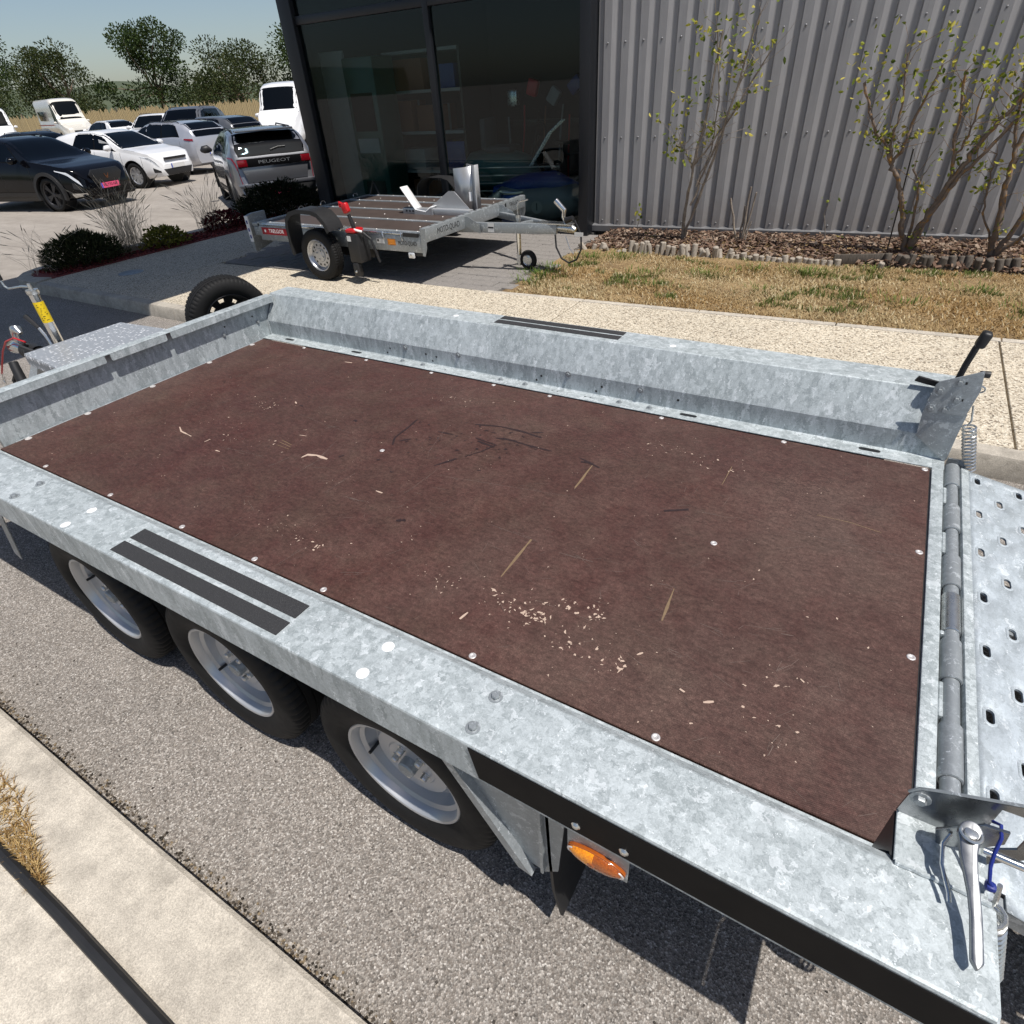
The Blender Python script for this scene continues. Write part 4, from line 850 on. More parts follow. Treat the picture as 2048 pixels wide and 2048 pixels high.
# ------------------------------------------------------------------ buildings
BL = thing('warehouse_building', (4, 9, 0), 0, 'grey corrugated metal warehouse wall behind the lawn and shrubs', 'building')
def wdir(): 
    d = Vector((1, .0878, 0)).normalized(); return d
d = wdir(); nn = Vector((d.y, -d.x, 0))
P0 = Vector((-3.66, wall_y(-3.66), 0)); cosw = 1/ d.x
def wp(x, off, z): # x measured in world X, off proud of the wall plane towards the camera
    p = Vector((x, wall_y(x), z)) + nn*off; return (p.x, p.y, p.z)
per = .2144; zt = 5.6; zb = .245
prof = [(0, .0), (.060, .0), (.073, .024), (.164, .024)]   # flat pan then rib
sheet_n = 5; i = 0; x0 = -3.655
while x0 < 9:
    b = MB(); pts = []
    for k in range(sheet_n):
        for a, o in prof: pts.append((x0 + (k*per) + a, o))
    pts.append((x0 + sheet_n*per + .004, .0015))
    vs = [wp(a, o + .0035*(i % 2), zb) for a, o in pts] + [wp(a, o + .0035*(i % 2), zt) for a, o in pts]; n = len(pts)
    b.add(vs, [(j, j+1, n+j+1, n+j) for j in range(n-1)]).build('cladding_sheet', CLAD, BL, world=True, ang=12, recalc=False)
    x0 += sheet_n*per; i += 1
b = MB(); b.add([wp(-3.67, .050, .165), wp(10, .050, .165), wp(10, .056, .235), wp(-3.67, .056, .235), wp(10, .0, .255), wp(-3.67, .0, .255)], [(0, 1, 2, 3), (3, 2, 4, 5)]).build('base_flashing', FLASH, BL, world=True, ang=20, recalc=False)
b = MB(); b.add([wp(-3.67, -.03, .0), wp(10, -.03, .0), wp(10, -.03, .26), wp(-3.67, -.03, .26)], [(0, 1, 2, 3)]).build('plinth', BLACKM, BL, world=True, recalc=False)
b = MB(); b.box(-3.63, 10, 10.2, 24, .0, 5.55); b.build('building_core', FLASH, BL, world=True)
SCRW = MB().lathe([(.0004, .006), (.008, .005), (.013, 0)], ax='z', n=8).mesh('cladding_screw', FLASH)
for k in range(30):
    for z in (.30, 1.25, 2.2):
        p = wp(-3.655+per*k+.118, .0265, z); place('cladding_screw', SCRW, BL, PM[BL] @ Vector(p), (R_(90), 0, math.atan2(d.y, d.x))) if k < 26 else None
# shop front
SH = thing('glass_shop_front', (-6.2, 8.1, 0), 0, 'dark framed glass shop front beside the grey corrugated wall', 'building')
def shp(name, b, mt, parent=None, **kw): return b.build(name, mt, parent or SH, world=True, **kw)
gy = 8.10
shp('corner_post', MB().box(-8.69, -8.43, 8.02, 8.26, .10, 4.6), FRAME, bevel=.006)
shp('frame_post', MB().box(-3.80, -3.665, 8.02, 8.24, .10, 4.6), FRAME, bevel=.004)
shp('frame_post', MB().box(-6.075, -5.985, 8.05, 8.17, .10, 4.6), FRAME, bevel=.004)
shp('frame_sill', MB().box(-8.43, -3.80, 8.06, 8.16, .10, .175), FRAME, bevel=.003); shp('frame_transom', MB().box(-8.43, -3.80, 8.055, 8.165, 2.75, 2.85), FRAME, bevel=.003)
for x0, x1 in ((-8.43, -6.075), (-5.985, -3.80)):
    for z0, z1 in ((.175, 2.75), (2.85, 4.6)): shp('glass_pane', MB().box(x0, x1, gy, gy+.012, z0, z1), GLASS, smooth=False)
shp('roof_band', MB().box(-8.75, -3.64, 7.98, 8.3, 4.6, 5.4), FRAME, bevel=.01)
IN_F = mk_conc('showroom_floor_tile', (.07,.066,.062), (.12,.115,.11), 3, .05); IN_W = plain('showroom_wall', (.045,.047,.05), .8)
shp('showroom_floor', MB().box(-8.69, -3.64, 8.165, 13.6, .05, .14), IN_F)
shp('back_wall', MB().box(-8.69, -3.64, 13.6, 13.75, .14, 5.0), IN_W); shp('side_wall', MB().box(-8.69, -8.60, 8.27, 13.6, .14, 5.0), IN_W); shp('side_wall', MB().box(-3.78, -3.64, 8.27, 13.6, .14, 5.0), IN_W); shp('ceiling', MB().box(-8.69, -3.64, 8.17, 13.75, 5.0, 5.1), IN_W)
# unseen cantilevered roof added over the forecourt to throw the pavement's shade band
shp('unseen_shade_roof', MB().box(-8.75, -4.92, .9, 7.97, 5.0, 5.35), FRAME, bevel=.02)
# ------------------------------------------------------------------ showroom goods behind the glass
TEAL = plain('teal_moulded_plastic', (.02,.085,.085), .4); GREENC = plain('dark_green_cabinet', (.012,.055,.045), .35); GREYP = plain('grey_panel', (.24,.24,.24), .6); BLUEP = plain('blue_moulded_plastic', (.006,.03,.17), .35); HULLG = plain('grey_hull', (.17,.17,.18), .4); WOODB = plain('orange_brown_board', (.16,.05,.018), .6)
def wiggle_(a, c): return [Vector(a).lerp(Vector(c), t/4) + Vector((random.gauss(0, .012), 0, 0)) for t in range(5)]
k1 = thing('vending_kiosk', (-7.75, 8.72, .14), 0, 'tall dark green kiosk behind the shop glass', 'kiosk')
MB().box(-.31, .31, -.25, .25, 0, 2.2).build('cabinet', GREENC, k1, bevel=.03); MB().box(-.22, .22, -.262, -.252, 1.25, 1.75).build('screen', BLACKG, k1); MB().box(-.22, .22, -.262, -.252, .95, 1.15).build('keypad_panel', GREYP, k1); MB().box(-.2, .2, -.262, -.252, .2, .55).build('dispensing_tray', BLACKM, k1)
k2 = thing('display_panel', (-8.42, 8.62, .14), R_(6), 'grey display panel on feet behind the left shop pane', 'display panel')
MB().box(-.27, .27, -.02, .02, .25, 2.3).build('panel', GREYP, k2, bevel=.004)
for x in (-.2, .2): MB().box(x-.03, x+.03, -.2, .2, 0, .25).build('foot', BLACKM, k2)
k3 = thing('slatted_bench', (-8.20, 9.05, .14), 0, 'white slatted rack seen between display panel and green kiosk', 'rack')
for k in range(7): MB().box(-.32, .32, -.02, .02, .68+.07*k, .725+.07*k).build('slat', WHITE, k3)
for x in (-.28, .28): MB().box(x-.03, x+.03, .022, .07, 0, 1.4).build('upright', WHITE, k3)
k4 = thing('shelf_unit', (-7.0, 9.3, .14), 0, 'dark shelf unit with orange brown boards behind the glass', 'shelves')
for z in (.05, .6, 1.15, 1.7, 2.2): MB().box(-.75, .75, -.25, .25, z, z+.04).build('shelf', GREYP, k4)
for x in (-.74, .74): MB().box(x-.02, x+.02, -.25, .25, 0, 2.25).build('upright', BLACKM, k4)
for i_, (x, z, w, h, m) in enumerate(((-.5, 1.19, .4, .42, WOODB), (.05, 1.19, .5, .35, WOODB), (.5, .64, .35, .4, BLUEP), (-.4, .64, .5, .3, GREYP), (-.3, 1.74, .6, .4, WOODB), (.4, 1.74, .4, .3, BLUEP), (0, .09, .9, .4, WOODB))):
    bx = thing('cardboard_carton', (-7.0+x, 9.3, .14+z), 0, ['orange brown carton at the left of the middle shelf', 'wide orange brown carton in the middle of the shelf unit', 'small blue carton low on the right of the shelves', 'grey carton low on the left of the shelves', 'big orange brown carton on the upper shelf', 'blue carton on the upper shelf right', 'widest orange brown carton on the lowest shelf'][i_], 'carton', 'cartons on the showroom shelves')
    MB().box(-w/2, w/2, -.2, .2, 0, h).build('box_body', m, bx, bevel=.006); MB().box(-w/2-.001, w/2+.001, -.03, .03, .001, h+.001).build('tape', YELLOW if m is BLUEP else GREYP, bx)
k5 = thing('ride_on_mower', (-5.35, 8.85, .14), R_(8), 'teal ride on mower with tubular rails behind the right shop pane', 'mower')
MB().tube([(-.75, 0, .52), (-.55, 0, .66), (-.1, 0, .70), (.25, 0, .62), (.45, 0, .45)], [.16, .27, .30, .27, .16], n=16).build('bonnet', TEAL, k5, ang=60)
MB().box(-.6, .7, -.32, .32, .22, .40).build('chassis', BLACKM, k5, bevel=.03); MB().box(-.30, .12, -.22, .22, .92, 1.0).build('seat', SEAT, k5, bevel=.03); MB().box(-.36, -.27, -.22, .22, .95, 1.35).build('seat_back', SEAT, k5, bevel=.03)
WHB = MB().lathe([(.09, -.06), (.20, -.08), (.24, -.06), (.24, .06), (.20, .08), (.09, .06)], n=20, close=True).mesh('mower_wheel', TYRE)
for x in (-.5, .55):
    for y in (-.36, .36): place('mower_wheel', WHB, k5, (x, y, .24))
for z in (.45, .55, .65, .75): MB().tube([(-.55, -.42, z), (.95, -.42, z+.01)], .010, n=6).build('guard_rail', GREYP, k5)
MB().tube([(.30, 0, .7), (.42, 0, 1.0), (.50, 0, 1.10)], .02, n=8).build('steering_column', BLACKM, k5); MB().tube([(.52+.02*math.cos(a), .17*math.cos(a), 1.10+.17*math.sin(a)) for a in [2*math.pi*k/20 for k in range(21)]], .012, n=6).build('steering_wheel', BLACKP, k5)
for y in (-.3, -.2): MB().tube([(.45, y, .75), (.75, y, 1.15), (.95, y, 1.30)], .012, n=6).build('lever', ZINC, k5)
k6 = thing('blue_watercraft', (-4.55, 8.60, .14), R_(10), 'blue and white small watercraft low behind the right shop pane', 'watercraft')
MB().tube([(-.95, 0, .28), (-.7, 0, .30), (0, 0, .30), (.45, 0, .33), (.62, 0, .38)], [.10, .24, .27, .22, .06], n=16).build('hull', HULLG, k6, ang=60)
MB().tube([(-.85, 0, .43), (-.4, 0, .50), (.1, 0, .54), (.45, 0, .48)], [.08, .17, .17, .06], n=14).build('top_deck', BLUEP, k6, ang=60)
MB().lathe([(.001, -.275), (.085, -.275)], o=(-.1, 0, .27), n=24).build('number_disc', GREYP, k6); lettering('number', '1', .14, INK, k6, (-.1, -.277, .27), (1, 0, 0), (0, -1, 0))
MB().tube([(.1, -.18, .74), (.1, .18, .74)], .014, n=8).build('handlebar', BLACKP, k6); MB().tube([(.16, 0, .5), (.1, 0, .74)], .03, n=8).build('steering_post', BLACKP, k6)
k7 = thing('blue_barrel', (-5.02, 8.36, .14), 0, 'blue barrel with pale rim low behind the glass', 'barrel')
MB().lathe([(.001, 0), (.17, 0), (.19, .05), (.19, .42), (.17, .46), (.001, .46)], ax='z', n=24).build('drum', BLUEP, k7); MB().lathe([(.18, .44), (.195, .45), (.195, .47), (.17, .47)], ax='z', n=24).build('rim', GREYP, k7)
k8 = thing('parked_bicycle', (-4.55, 9.35, .14), R_(-14), 'dark bicycle parked deeper inside the showroom', 'bicycle')
for x in (-.5, .5): MB().tube([(x+.34*math.cos(a), 0, .34+.34*math.sin(a)) for a in [2*math.pi*k/28 for k in range(29)]], .018, n=6).build('wheel', TYRE, k8)
for a, c in (((-.5, 0, .34), (-.15, 0, .85)), ((-.5, 0, .34), (-.05, 0, .32)), ((-.05, 0, .32), (-.18, 0, .95)), ((-.05, 0, .32), (.38, 0, .82)), ((-.15, 0, .82), (.38, 0, .86)), ((.5, 0, .34), (.36, 0, .98))): MB().cyl(a, c, .018, n=8).build('frame_tube', BLACKM, k8)
MB().box(-.30, -.06, -.06, .06, .95, 1.0).build('saddle', BLACKP, k8, bevel=.02); MB().tube([(.40, -.25, 1.02), (.34, 0, 1.0), (.40, .25, 1.02)], .013, n=6).build('handlebar', BLACKM, k8)

k9 = thing('tool_rack', (-5.0, 9.75, .14), 0, 'rack of long handled tools and hoses deeper behind the right pane', 'rack')
for q in range(9): MB().tube(wiggle_((-.9+.22*q, random.uniform(-.1, .1), .1), (-.8+.22*q+random.uniform(-.12, .12), random.uniform(-.1, .1), 1.5+random.uniform(-.2, .3))), .014, n=6).build('tool_handle', [GREYP, RED, BLACKM, WOODB][q % 4], k9)
for z in (.5, 1.2): MB().box(-1.0, 1.0, .14, .18, z, z+.05).build('rack_bar', BLACKM, k9)
for q in range(5): MB().obox((-.75+.36*q, -.02, 1.55+.12*(q % 2)), (.18, .1, .22), Matrix.Rotation(.3*q, 3, 'Y')).build('tool_head', [ZINC, RED, GREYP, BLUEP, TEAL][q], k9, bevel=.03)
# ------------------------------------------------------------------ second trailer (motorcycle and quad carrier)
T2 = thing('motorcycle_trailer', (-5.6, 6.33, PZ), 0, 'smaller two wheeled galvanised motorcycle trailer parked in front of the shop', 'trailer')
i2 = PM[T2]
def t2(name, b, mt, parent=None, **kw): return b.build(name, mt, parent or T2, world=True, **kw)
DECK2 = plain('dark_plywood_deck', (.060,.043,.036), .6, var=.3, vscale=6); 
xf, xr, yn2, yf2, dz = -4.30, -6.93, 5.30, 7.38, .665
ysp = [yn2+.03, 5.86, 6.42, 6.95, yf2-.03]
for y0, y1 in zip(ysp, ysp[1:]): t2('deck_board', MB().box(xr+.03, xf-.03, y0+.024, y1-.024, dz-.02, dz-.006), DECK2, bevel=.002, seg=1)
STUD = MB().lathe([(.0004, .004), (.006, .0035), (.009, 0)], ax='z', n=8).mesh('deck_stud', SCREW)
for y in (5.86, 6.42, 6.95, yn2+.03, yf2-.03):
    r_ = t2('deck_rail', MB().box(xr+.02, xf-.02, y-.024, y+.024, dz-.03, dz+.004), GALV_T, bevel=.004)
    for k in range(9): place('deck_stud', STUD, r_, i2 @ Vector((xr+.2+.29*k, y+random.uniform(-.002, .002), dz+.004)))
for y in (5.6, 6.15, 6.7, 7.15):
    for k in range(3): place('deck_stud', STUD, T2, i2 @ Vector((xr+.35+.95*k+.1*random.random(), y, dz-.006)))
fr2 = t2('front_rail', MB().box(xf-.03, xf+.03, yn2-.02, yf2+.02, .575, .715), GALV_T, bevel=.006)
for k in range(16): t2('rail_hole', MB().box(xf-.012, xf+.012, yn2+.10+.125*k, yn2+.135+.125*k, .7152, .7158), BLACKM, fr2, smooth=False)
t2('rear_rail', MB().box(xr-.02, xr+.02, yn2, yf2, .58, .672), GALV_T, bevel=.006)
for y, nm in ((yn2, 'near'), (yf2, 'far')):
    sr = t2('side_rail', MB().box(xr+.02, xf-.03, y-.018, y+.018, .465, .628), GALV_T, bevel=.005)
    t2('side_tube', MB().cyl((xr+.1, y-.015 if nm == 'near' else y+.015, .648), (xf-.1, y-.015 if nm == 'near' else y+.015, .648), .014, n=10), ZINC)
    for x in (-4.60, -4.86): t2('tie_down_hook', MB().tube([(x, y-.03, .66), (x+.012, y-.045, .62), (x+.02, y-.035, .585)], .010, n=8), ZINC) if nm == 'near' else None
t2('tube_end_plug', MB().box(-4.56, -4.36, yn2-.045, yn2-.02, .625, .66), BLACKP)
# folded corner feet at both ends of the front rail
for y in (yn2-.022, yf2+.022): t2('corner_foot', MB().prism([(xf-.035, .712), (xf+.035, .712), (xf+.03, .52), (xf-.005, .435), (xf-.035, .44)], y-.003, y+.003, 'xz'), GALV_T)
t2('corner_lamp_arm', MB().box(-4.50, -4.33, yn2-.01, yn2+.03, .43, .485), BLACKP, bevel=.01); lw_ = t2('front_marker_lamp', MB().box(-4.535, -4.45, yn2-.035, yn2-.012, .405, .465), LAMPW, bevel=.012); t2('lamp_core', MB().lathe([(.001, -.003), (.014, -.002), (.016, 0)], o=(-4.492, yn2-.0355, .435), n=14), ZINC, lw_)
# lettering and stickers
ys_ = yn2-.0190
fit(lettering('side_lettering', 'MOTO-QUAD', .064, INK, T2, i2 @ Vector((-4.535, ys_, .552)), (1, 0, 0), (0, -1, 0)), .25)
for x, w in ((-4.755, .10),): st = t2('orange_reflector', MB().box(x-.055, x+.055, ys_-.002, ys_, .525, .590), ORANGE); t2('reflector_core', MB().box(x-.038, x+.032, ys_-.004, ys_-.0022, .535, .580), AMBER, st)
fit(lettering('front_lettering', 'MOTO-QUAD', .085, INK, T2, i2 @ Vector((xf+.0306, 5.70, .648)), (0, 1, 0), (1, 0, 0)), .42); lettering('front_logo', 'TRELGO', .060, INK, T2, i2 @ Vector((xf+.0306, 7.12, .660)), (0, 1, 0), (1, 0, 0)); t2('logo_mark', MB().box(xf+.0302, xf+.0308, 6.90, 6.935, .635, .69), INK)
t2('small_label', MB().box(-4.97, -4.86, ys_-.001, ys_+.0002, .535, .585), PLATEW); t2('small_label_print', MB().box(-4.96, -4.935, ys_-.002, ys_-.0012, .555, .575), INK)
# rear extension with red plate and lamp board
t2('rear_beam', MB().box(-7.10, xr, yn2+.05, yn2+.11, .50, .60), GALV_T, bevel=.005); t2('rear_beam_top', MB().box(-7.05, -6.85, yn2+.0, yn2+.25, .615, .655), GALV_T, bevel=.005)
rp = t2('red_name_plate', MB().box(-6.86, -6.26, yn2-.0225, yn2-.0185, .535, .615), DARKRED); lettering('plate_lettering', 'TRELGOR', .062, WHITE, T2, i2 @ Vector((-6.60, yn2-.0232, .575)), (1, 0, 0), (0, -1, 0))
t2('plate_mark', MB().lathe([(.001, -.0012), (.017, -.001)], o=(-6.80, yn2-.0226, .575), n=12), WHITE, rp)
lb = t2('lamp_board', MB().prism([(5.36, .30), (5.33, .30), (5.33, .72), (5.42, .74), (5.62, .74), (5.62, .36), (5.50, .33)], -7.19, -7.15, 'yz'), GALV_T); t2('board_edge', MB().box(-7.197, -7.14, 5.322, 5.332, .42, .72), WHITE, lb)
for z in (.48, .56, .65): t2('edge_mark', MB().box(-7.180, -7.155, 5.3205, 5.3218, z-.02, z+.02), BLUE, lb)
t2('tail_lamp', MB().lathe([(.001, -7.13), (.05, -7.13), (.055, -7.15)], o=(0, 5.50, .56), ax='x', n=18), BLACKP, lb); t2('lamp_cable', MB().tube([(-7.13, 5.50, .56), (-7.03, 5.42, .53), (-6.95, 5.40, .56)], .008, n=6), BLACKP)
t2('board_arm', MB().box(-7.15, -6.90, 5.52, 5.56, .56, .60), GALV_T)
# tie rings on the rear edge
for y in (6.05, 6.45, 7.1): t2('tie_ring', MB().tube([(xr-.01, y+.045*math.cos(a), .69+.035*math.sin(a)) for a in [math.pi*k/8 for k in range(9)]], .006, n=6), ZINC)
t2('rear_upright', MB().tube([(xr+.05, 7.35, .67), (xr+.12, 7.38, .84), (xr+.20, 7.38, .67)], .012, n=6), BLACKM)
# axle, wheels, mudguards
t2('axle_beam', MB().cyl((-5.69, 5.15, .405), (-5.69, 7.53, .405), .03, n=10), BLACKM); t2('axle_mount', MB().box(-5.9, -5.1, 5.34, 5.42, .36, .47), BLACKM)
rm = MB(); rm.lathe([(.160, -.060), (.168, -.069), (.172, -.066), (.162, -.045), (.152, -.028), (.140, -.018), (.132, -.030)], n=48); disc_holes(rm, .075, .132, -.030, 64, 12, .34, .098, .120); rm.lathe([(.075, -.030), (.070, -.040), (.042, -.040), (.036, -.044), (.0005, -.044)], n=32)
RM2 = rm.mesh('wheel', RIM_S, ang=30, recalc=False); TY2 = tyre_mesh(.277, .155, .170)
BACK2 = MB().lathe([(.0005, .0), (.15, .0)], n=24).mesh('brake_drum', BLACKM)
for y, f in ((5.11, 1), (7.57, -1)):
    w = place('road_wheel', RM2, T2, i2 @ Vector((-5.69, y, .407)), (0, .4, 0 if f > 0 else math.pi)); place('tyre', TY2, w); place('brake_drum', BACK2, w)
    for k in range(4): a = 2*math.pi*k/4; place('wheel_nut', nut_mesh(.010, .014, ZINC), w, (.05*math.cos(a), -.040, .05*math.sin(a)))
    y0, y1 = (y-.11, y+.12) if f > 0 else (y-.12, y+.11)
    pts = [(-6.06, .40), (-6.075, .55), (-6.07, .70), (-6.045, .79), (-5.97, .855), (-5.84, .885), (-5.62, .88), (-5.52, .855), (-5.43, .77), (-5.39, .68)]
    gd = t2('mudguard', MB().sweep(pts, y0, y1, 'xz', t=.006), BLACKP, ang=40)
    lipb = MB(); yl_ = y0 if f > 0 else y1
    lipb.prism(pts + [(-5.72 + (p[0]+5.72)*.90, .43 + (p[1]-.43)*.92 if p[1] > .43 else p[1]) for p in pts[::-1]], yl_-.003, yl_+.003); t2('mudguard_lip', lipb, BLACKP, gd)
    for yy in (.06, .12, .17): t2('mudguard_rib', MB().box(-5.84, -5.62, y0+yy-.006, y0+yy+.006, .876, .888), BLACKP, gd, bevel=.003)
t2('guard_bracket', MB().prism([(-5.30, .66), (-5.22, .66), (-5.12, .45), (-5.20, .43)], yn2-.05, yn2-.04), GALV_T)
# black battery box with red lever
bxx = t2('winch_box', MB().box(-5.210, -5.050, yn2-.24, yn2-.06, .36, .66), BLACKP, bevel=.015); t2('box_label', MB().box(-5.195, -5.140, yn2-.2425, yn2-.2405, .585, .64), PLATEW, bxx); t2('red_base', MB().box(-5.220, -5.080, yn2-.23, yn2-.07, .662, .705), RED, bxx, bevel=.018)
t2('box_foot', MB().box(-5.180, -5.100, yn2-.25, yn2-.18, .22, .36), BLACKP, bxx, bevel=.01); t2('box_knob', MB().lathe([(.001, -.012), (.012, -.008), (.014, 0)], o=(-5.140, yn2-.25, .27), n=12), ZINC, bxx)
t2('lever_shaft', MB().tube([(-5.150, yn2-.15, .70), (-5.170, yn2-.155, .80), (-5.180, yn2-.16, .84)], [.024, .022, .02], n=12), BLACKP, bxx); t2('lever_handle', MB().obox((-5.195, yn2-.17, .905), (.085, .06, .10), Matrix.Rotation(R_(-18), 3, 'Y')), RED, bxx, bevel=.02, seg=3); t2('lever_hook', MB().tube([(-5.230, yn2-.17, .94), (-5.270, yn2-.17, .955), (-5.270, yn2-.17, .91)], .016, n=10), RED, bxx)
t2('white_strap', MB().tube([(-5.100, yn2-.20, .70), (-5.040, yn2-.20, .69), (-5.010, yn2-.18, .68)], .012, n=8), WHITE, bxx); t2('chain_bundle', MB().tube([(-5.500+.02*k, yn2-.04+.02*math.sin(k*2.1), .67+.018*math.cos(k*1.7)) for k in range(13)], .011, n=6), ZINC)
t2('brake_hose', MB().tube([(-5.030, yn2-.15, .66), (-4.940, yn2-.14, .60), (-4.900, yn2-.13, .46), (-4.880, yn2-.12, .36)], .014, n=8), BLACKP, bxx)
# wheel chock and upright
t2('chock_upright', MB().prism([(-4.66, 6.70), (-4.46, 6.56), (-4.452, 6.567), (-4.648, 6.71)], .67, 1.14, 'xy'), STEELG); 
up = MB(); up.add([(-4.80, 6.62, .67), (-4.60, 6.55, .67), (-4.46, 6.66, .67), (-4.80, 6.62, 1.10), (-4.60, 6.55, 1.12), (-4.46, 6.66, 1.14)], [(0, 1, 4, 3), (1, 2, 5, 4)]); u = t2('chock_channel', up, STEELG, ang=20, recalc=False); m_ = u.modifiers.new('t', 'SOLIDIFY'); m_.thickness = .006
t2('chock_slot', MB().add([(-4.565, 6.5735, .76), (-4.535, 6.597, .76), (-4.535, 6.597, .86), (-4.565, 6.5735, .86)], [(0, 1, 2, 3)]), WHITE, smooth=False, recalc=False)
ck = MB(); ck.add([(-5.32, 6.36, .92), (-5.15, 6.30, .96), (-5.16, 6.36, .72), (-5.02, 6.30, .74), (-4.90, 6.36, .70), (-4.80, 6.30, .72), (-5.08, 6.36, .69), (-4.92, 6.30, .70)], [(0, 1, 3, 2), (2, 3, 7, 6), (6, 7, 5, 4)])
k_ = t2('wheel_cradle', MB().add([(-5.33, 6.22, .945), (-5.33, 6.36, .945), (-5.14, 6.36, .705), (-5.14, 6.22, .705), (-4.98, 6.22, .685), (-4.98, 6.36, .685), (-4.90, 6.36, .74), (-4.90, 6.22, .74)], [(0, 1, 2, 3), (3, 2, 5, 4), (4, 5, 6, 7)]), WHITE, ang=20, recalc=False); m_ = k_.modifiers.new('t', 'SOLIDIFY'); m_.thickness = .008
t2('cradle_side', MB().prism([(-5.14, .70), (-4.98, .68), (-4.88, .74), (-4.86, .62), (-5.16, .63)], 6.215, 6.222), STEELG)
cb = t2('chock_base', MB().box(-5.35, -4.36, 6.24, 6.34, .655, .72), STEELG, bevel=.004)
for k in range(5): t2('adjust_hole', MB().box(-5.30+.05*k, -5.275+.05*k, 6.2385, 6.2395, .68, .70), BLACKM, cb)
t2('chock_side_plate', MB().prism([(-5.0, .72), (-4.70, .90), (-4.62, .90), (-4.40, .70)], 6.345, 6.352), STEELG)
# A-frame drawbar, jockey wheel and coupling
def beam(name, a, c, w, h, mt, par=None):
    a, c = Vector(a), Vector(c); t = (c-a).normalized(); s_ = Vector((-t.y, t.x, 0)).normalized()*w/2; u_ = Vector((0, 0, h/2)); vs = [a-s_-u_, a+s_-u_, c+s_-u_, c-s_-u_, a-s_+u_, a+s_+u_, c+s_+u_, c-s_+u_]
    return t2(name, MB().add(vs, [(0,3,2,1),(4,5,6,7),(0,1,5,4),(1,2,6,5),(2,3,7,6),(3,0,4,7)]), mt, par, bevel=.005)
beam('drawbar_arm', (-4.50, 6.02, .585), (-3.18, 6.18, .590), .05, .105, GALV_T); beam('drawbar_arm', (-4.50, 6.90, .585), (-3.18, 6.26, .590), .05, .07, GALV_T); beam('drawbar_brace', (-3.74, 6.14, .60), (-3.62, 6.44, .60), .03, .04, GALV_T)
for (x, y) in ((-4.27, 6.05), (-4.27, 6.80)): t2('drawbar_gusset', MB().prism([(x-.002, .70), (x+.04, .70), (x+.20, .625), (x+.20, .53), (x-.002, .60)], y-.034, y-.029), GALV_T)
t2('paper_label', MB().box(-3.99, -3.905, 6.0545, 6.0555, .545, .64), PLATEW); t2('label_print', MB().box(-3.985, -3.912, 6.053, 6.0542, .585, .60), INK)
jk2 = t2('jockey_stand', MB().cyl((-3.70, 6.24, .17), (-3.70, 6.24, .70), .026, n=18), CHROME); t2('jack_sleeve', MB().cyl((-3.70, 6.24, .55), (-3.70, 6.24, .70), .033, n=18), ZINC, jk2); t2('jack_crank', MB().tube([(-3.70, 6.24, .70), (-3.70, 6.24, .80), (-3.68, 6.25, .83), (-3.58, 6.27, .85)], .008, n=8), ZINC, jk2)
t2('wheel_fork', MB().box(-3.72, -3.58, 6.21, 6.215, .20, .28), ZINC, jk2); jw = t2('jockey_wheel', MB().lathe([(.06, -.03), (.095, -.028), (.105, -.012), (.105, .012), (.095, .028), (.06, .03)], o=(-3.58, 6.235, PZ+.105), n=28, close=True), TYRE, jk2); t2('jockey_rim', MB().lathe([(.0005, -.024), (.02, -.026), (.05, -.018), (.062, -.028)], o=(-3.58, 6.235, PZ+.105), n=24), ZINC, jk2)
cp2 = t2('hitch_coupling', MB().tube([(-3.30, 6.215, .60), (-3.12, 6.20, .60), (-3.02, 6.20, .60), (-2.97, 6.20, .58)], [.03, .038, .046, .03], n=14), ZINC, ang=60); t2('coupling_plate', MB().prism([(-3.42, 6.14), (-3.0, 6.15), (-3.0, 6.25), (-3.42, 6.29)], .635, .645, 'xy'), YELLOW if False else ZINC, cp2)
t2('coupling_handle', MB().tube([(-3.08, 6.20, .645), (-3.11, 6.20, .71), (-3.10, 6.20, .77), (-3.20, 6.20, .86)], [.02, .022, .028, .030], n=12), CHROME, cp2); t2('seven_pin_plug', MB().tube([(-3.06, 6.15, .68), (-2.97, 6.14, .71)], [.032, .026], n=12), BLACKP, cp2)
t2('hanging_cable', MB().tube([(-3.18, 6.14, .54), (-3.16, 6.12, .42), (-3.09, 6.11, .31), (-3.0, 6.11, .27), (-2.91, 6.11, .31), (-2.86, 6.12, .42), (-2.87, 6.13, .56), (-2.95, 6.14, .69)], .010, n=8), BLACKP, cp2); t2('cable_tag', MB().box(-2.94, -2.84, 6.115, 6.12, .54, .58), PLATEW, cp2); t2('breakaway_wire', MB().tube([(-3.05, 6.13, .53), (-3.0, 6.12, .42), (-2.95, 6.12, .36), (-2.93, 6.12, .42)], .004, n=6), ZINC, cp2)
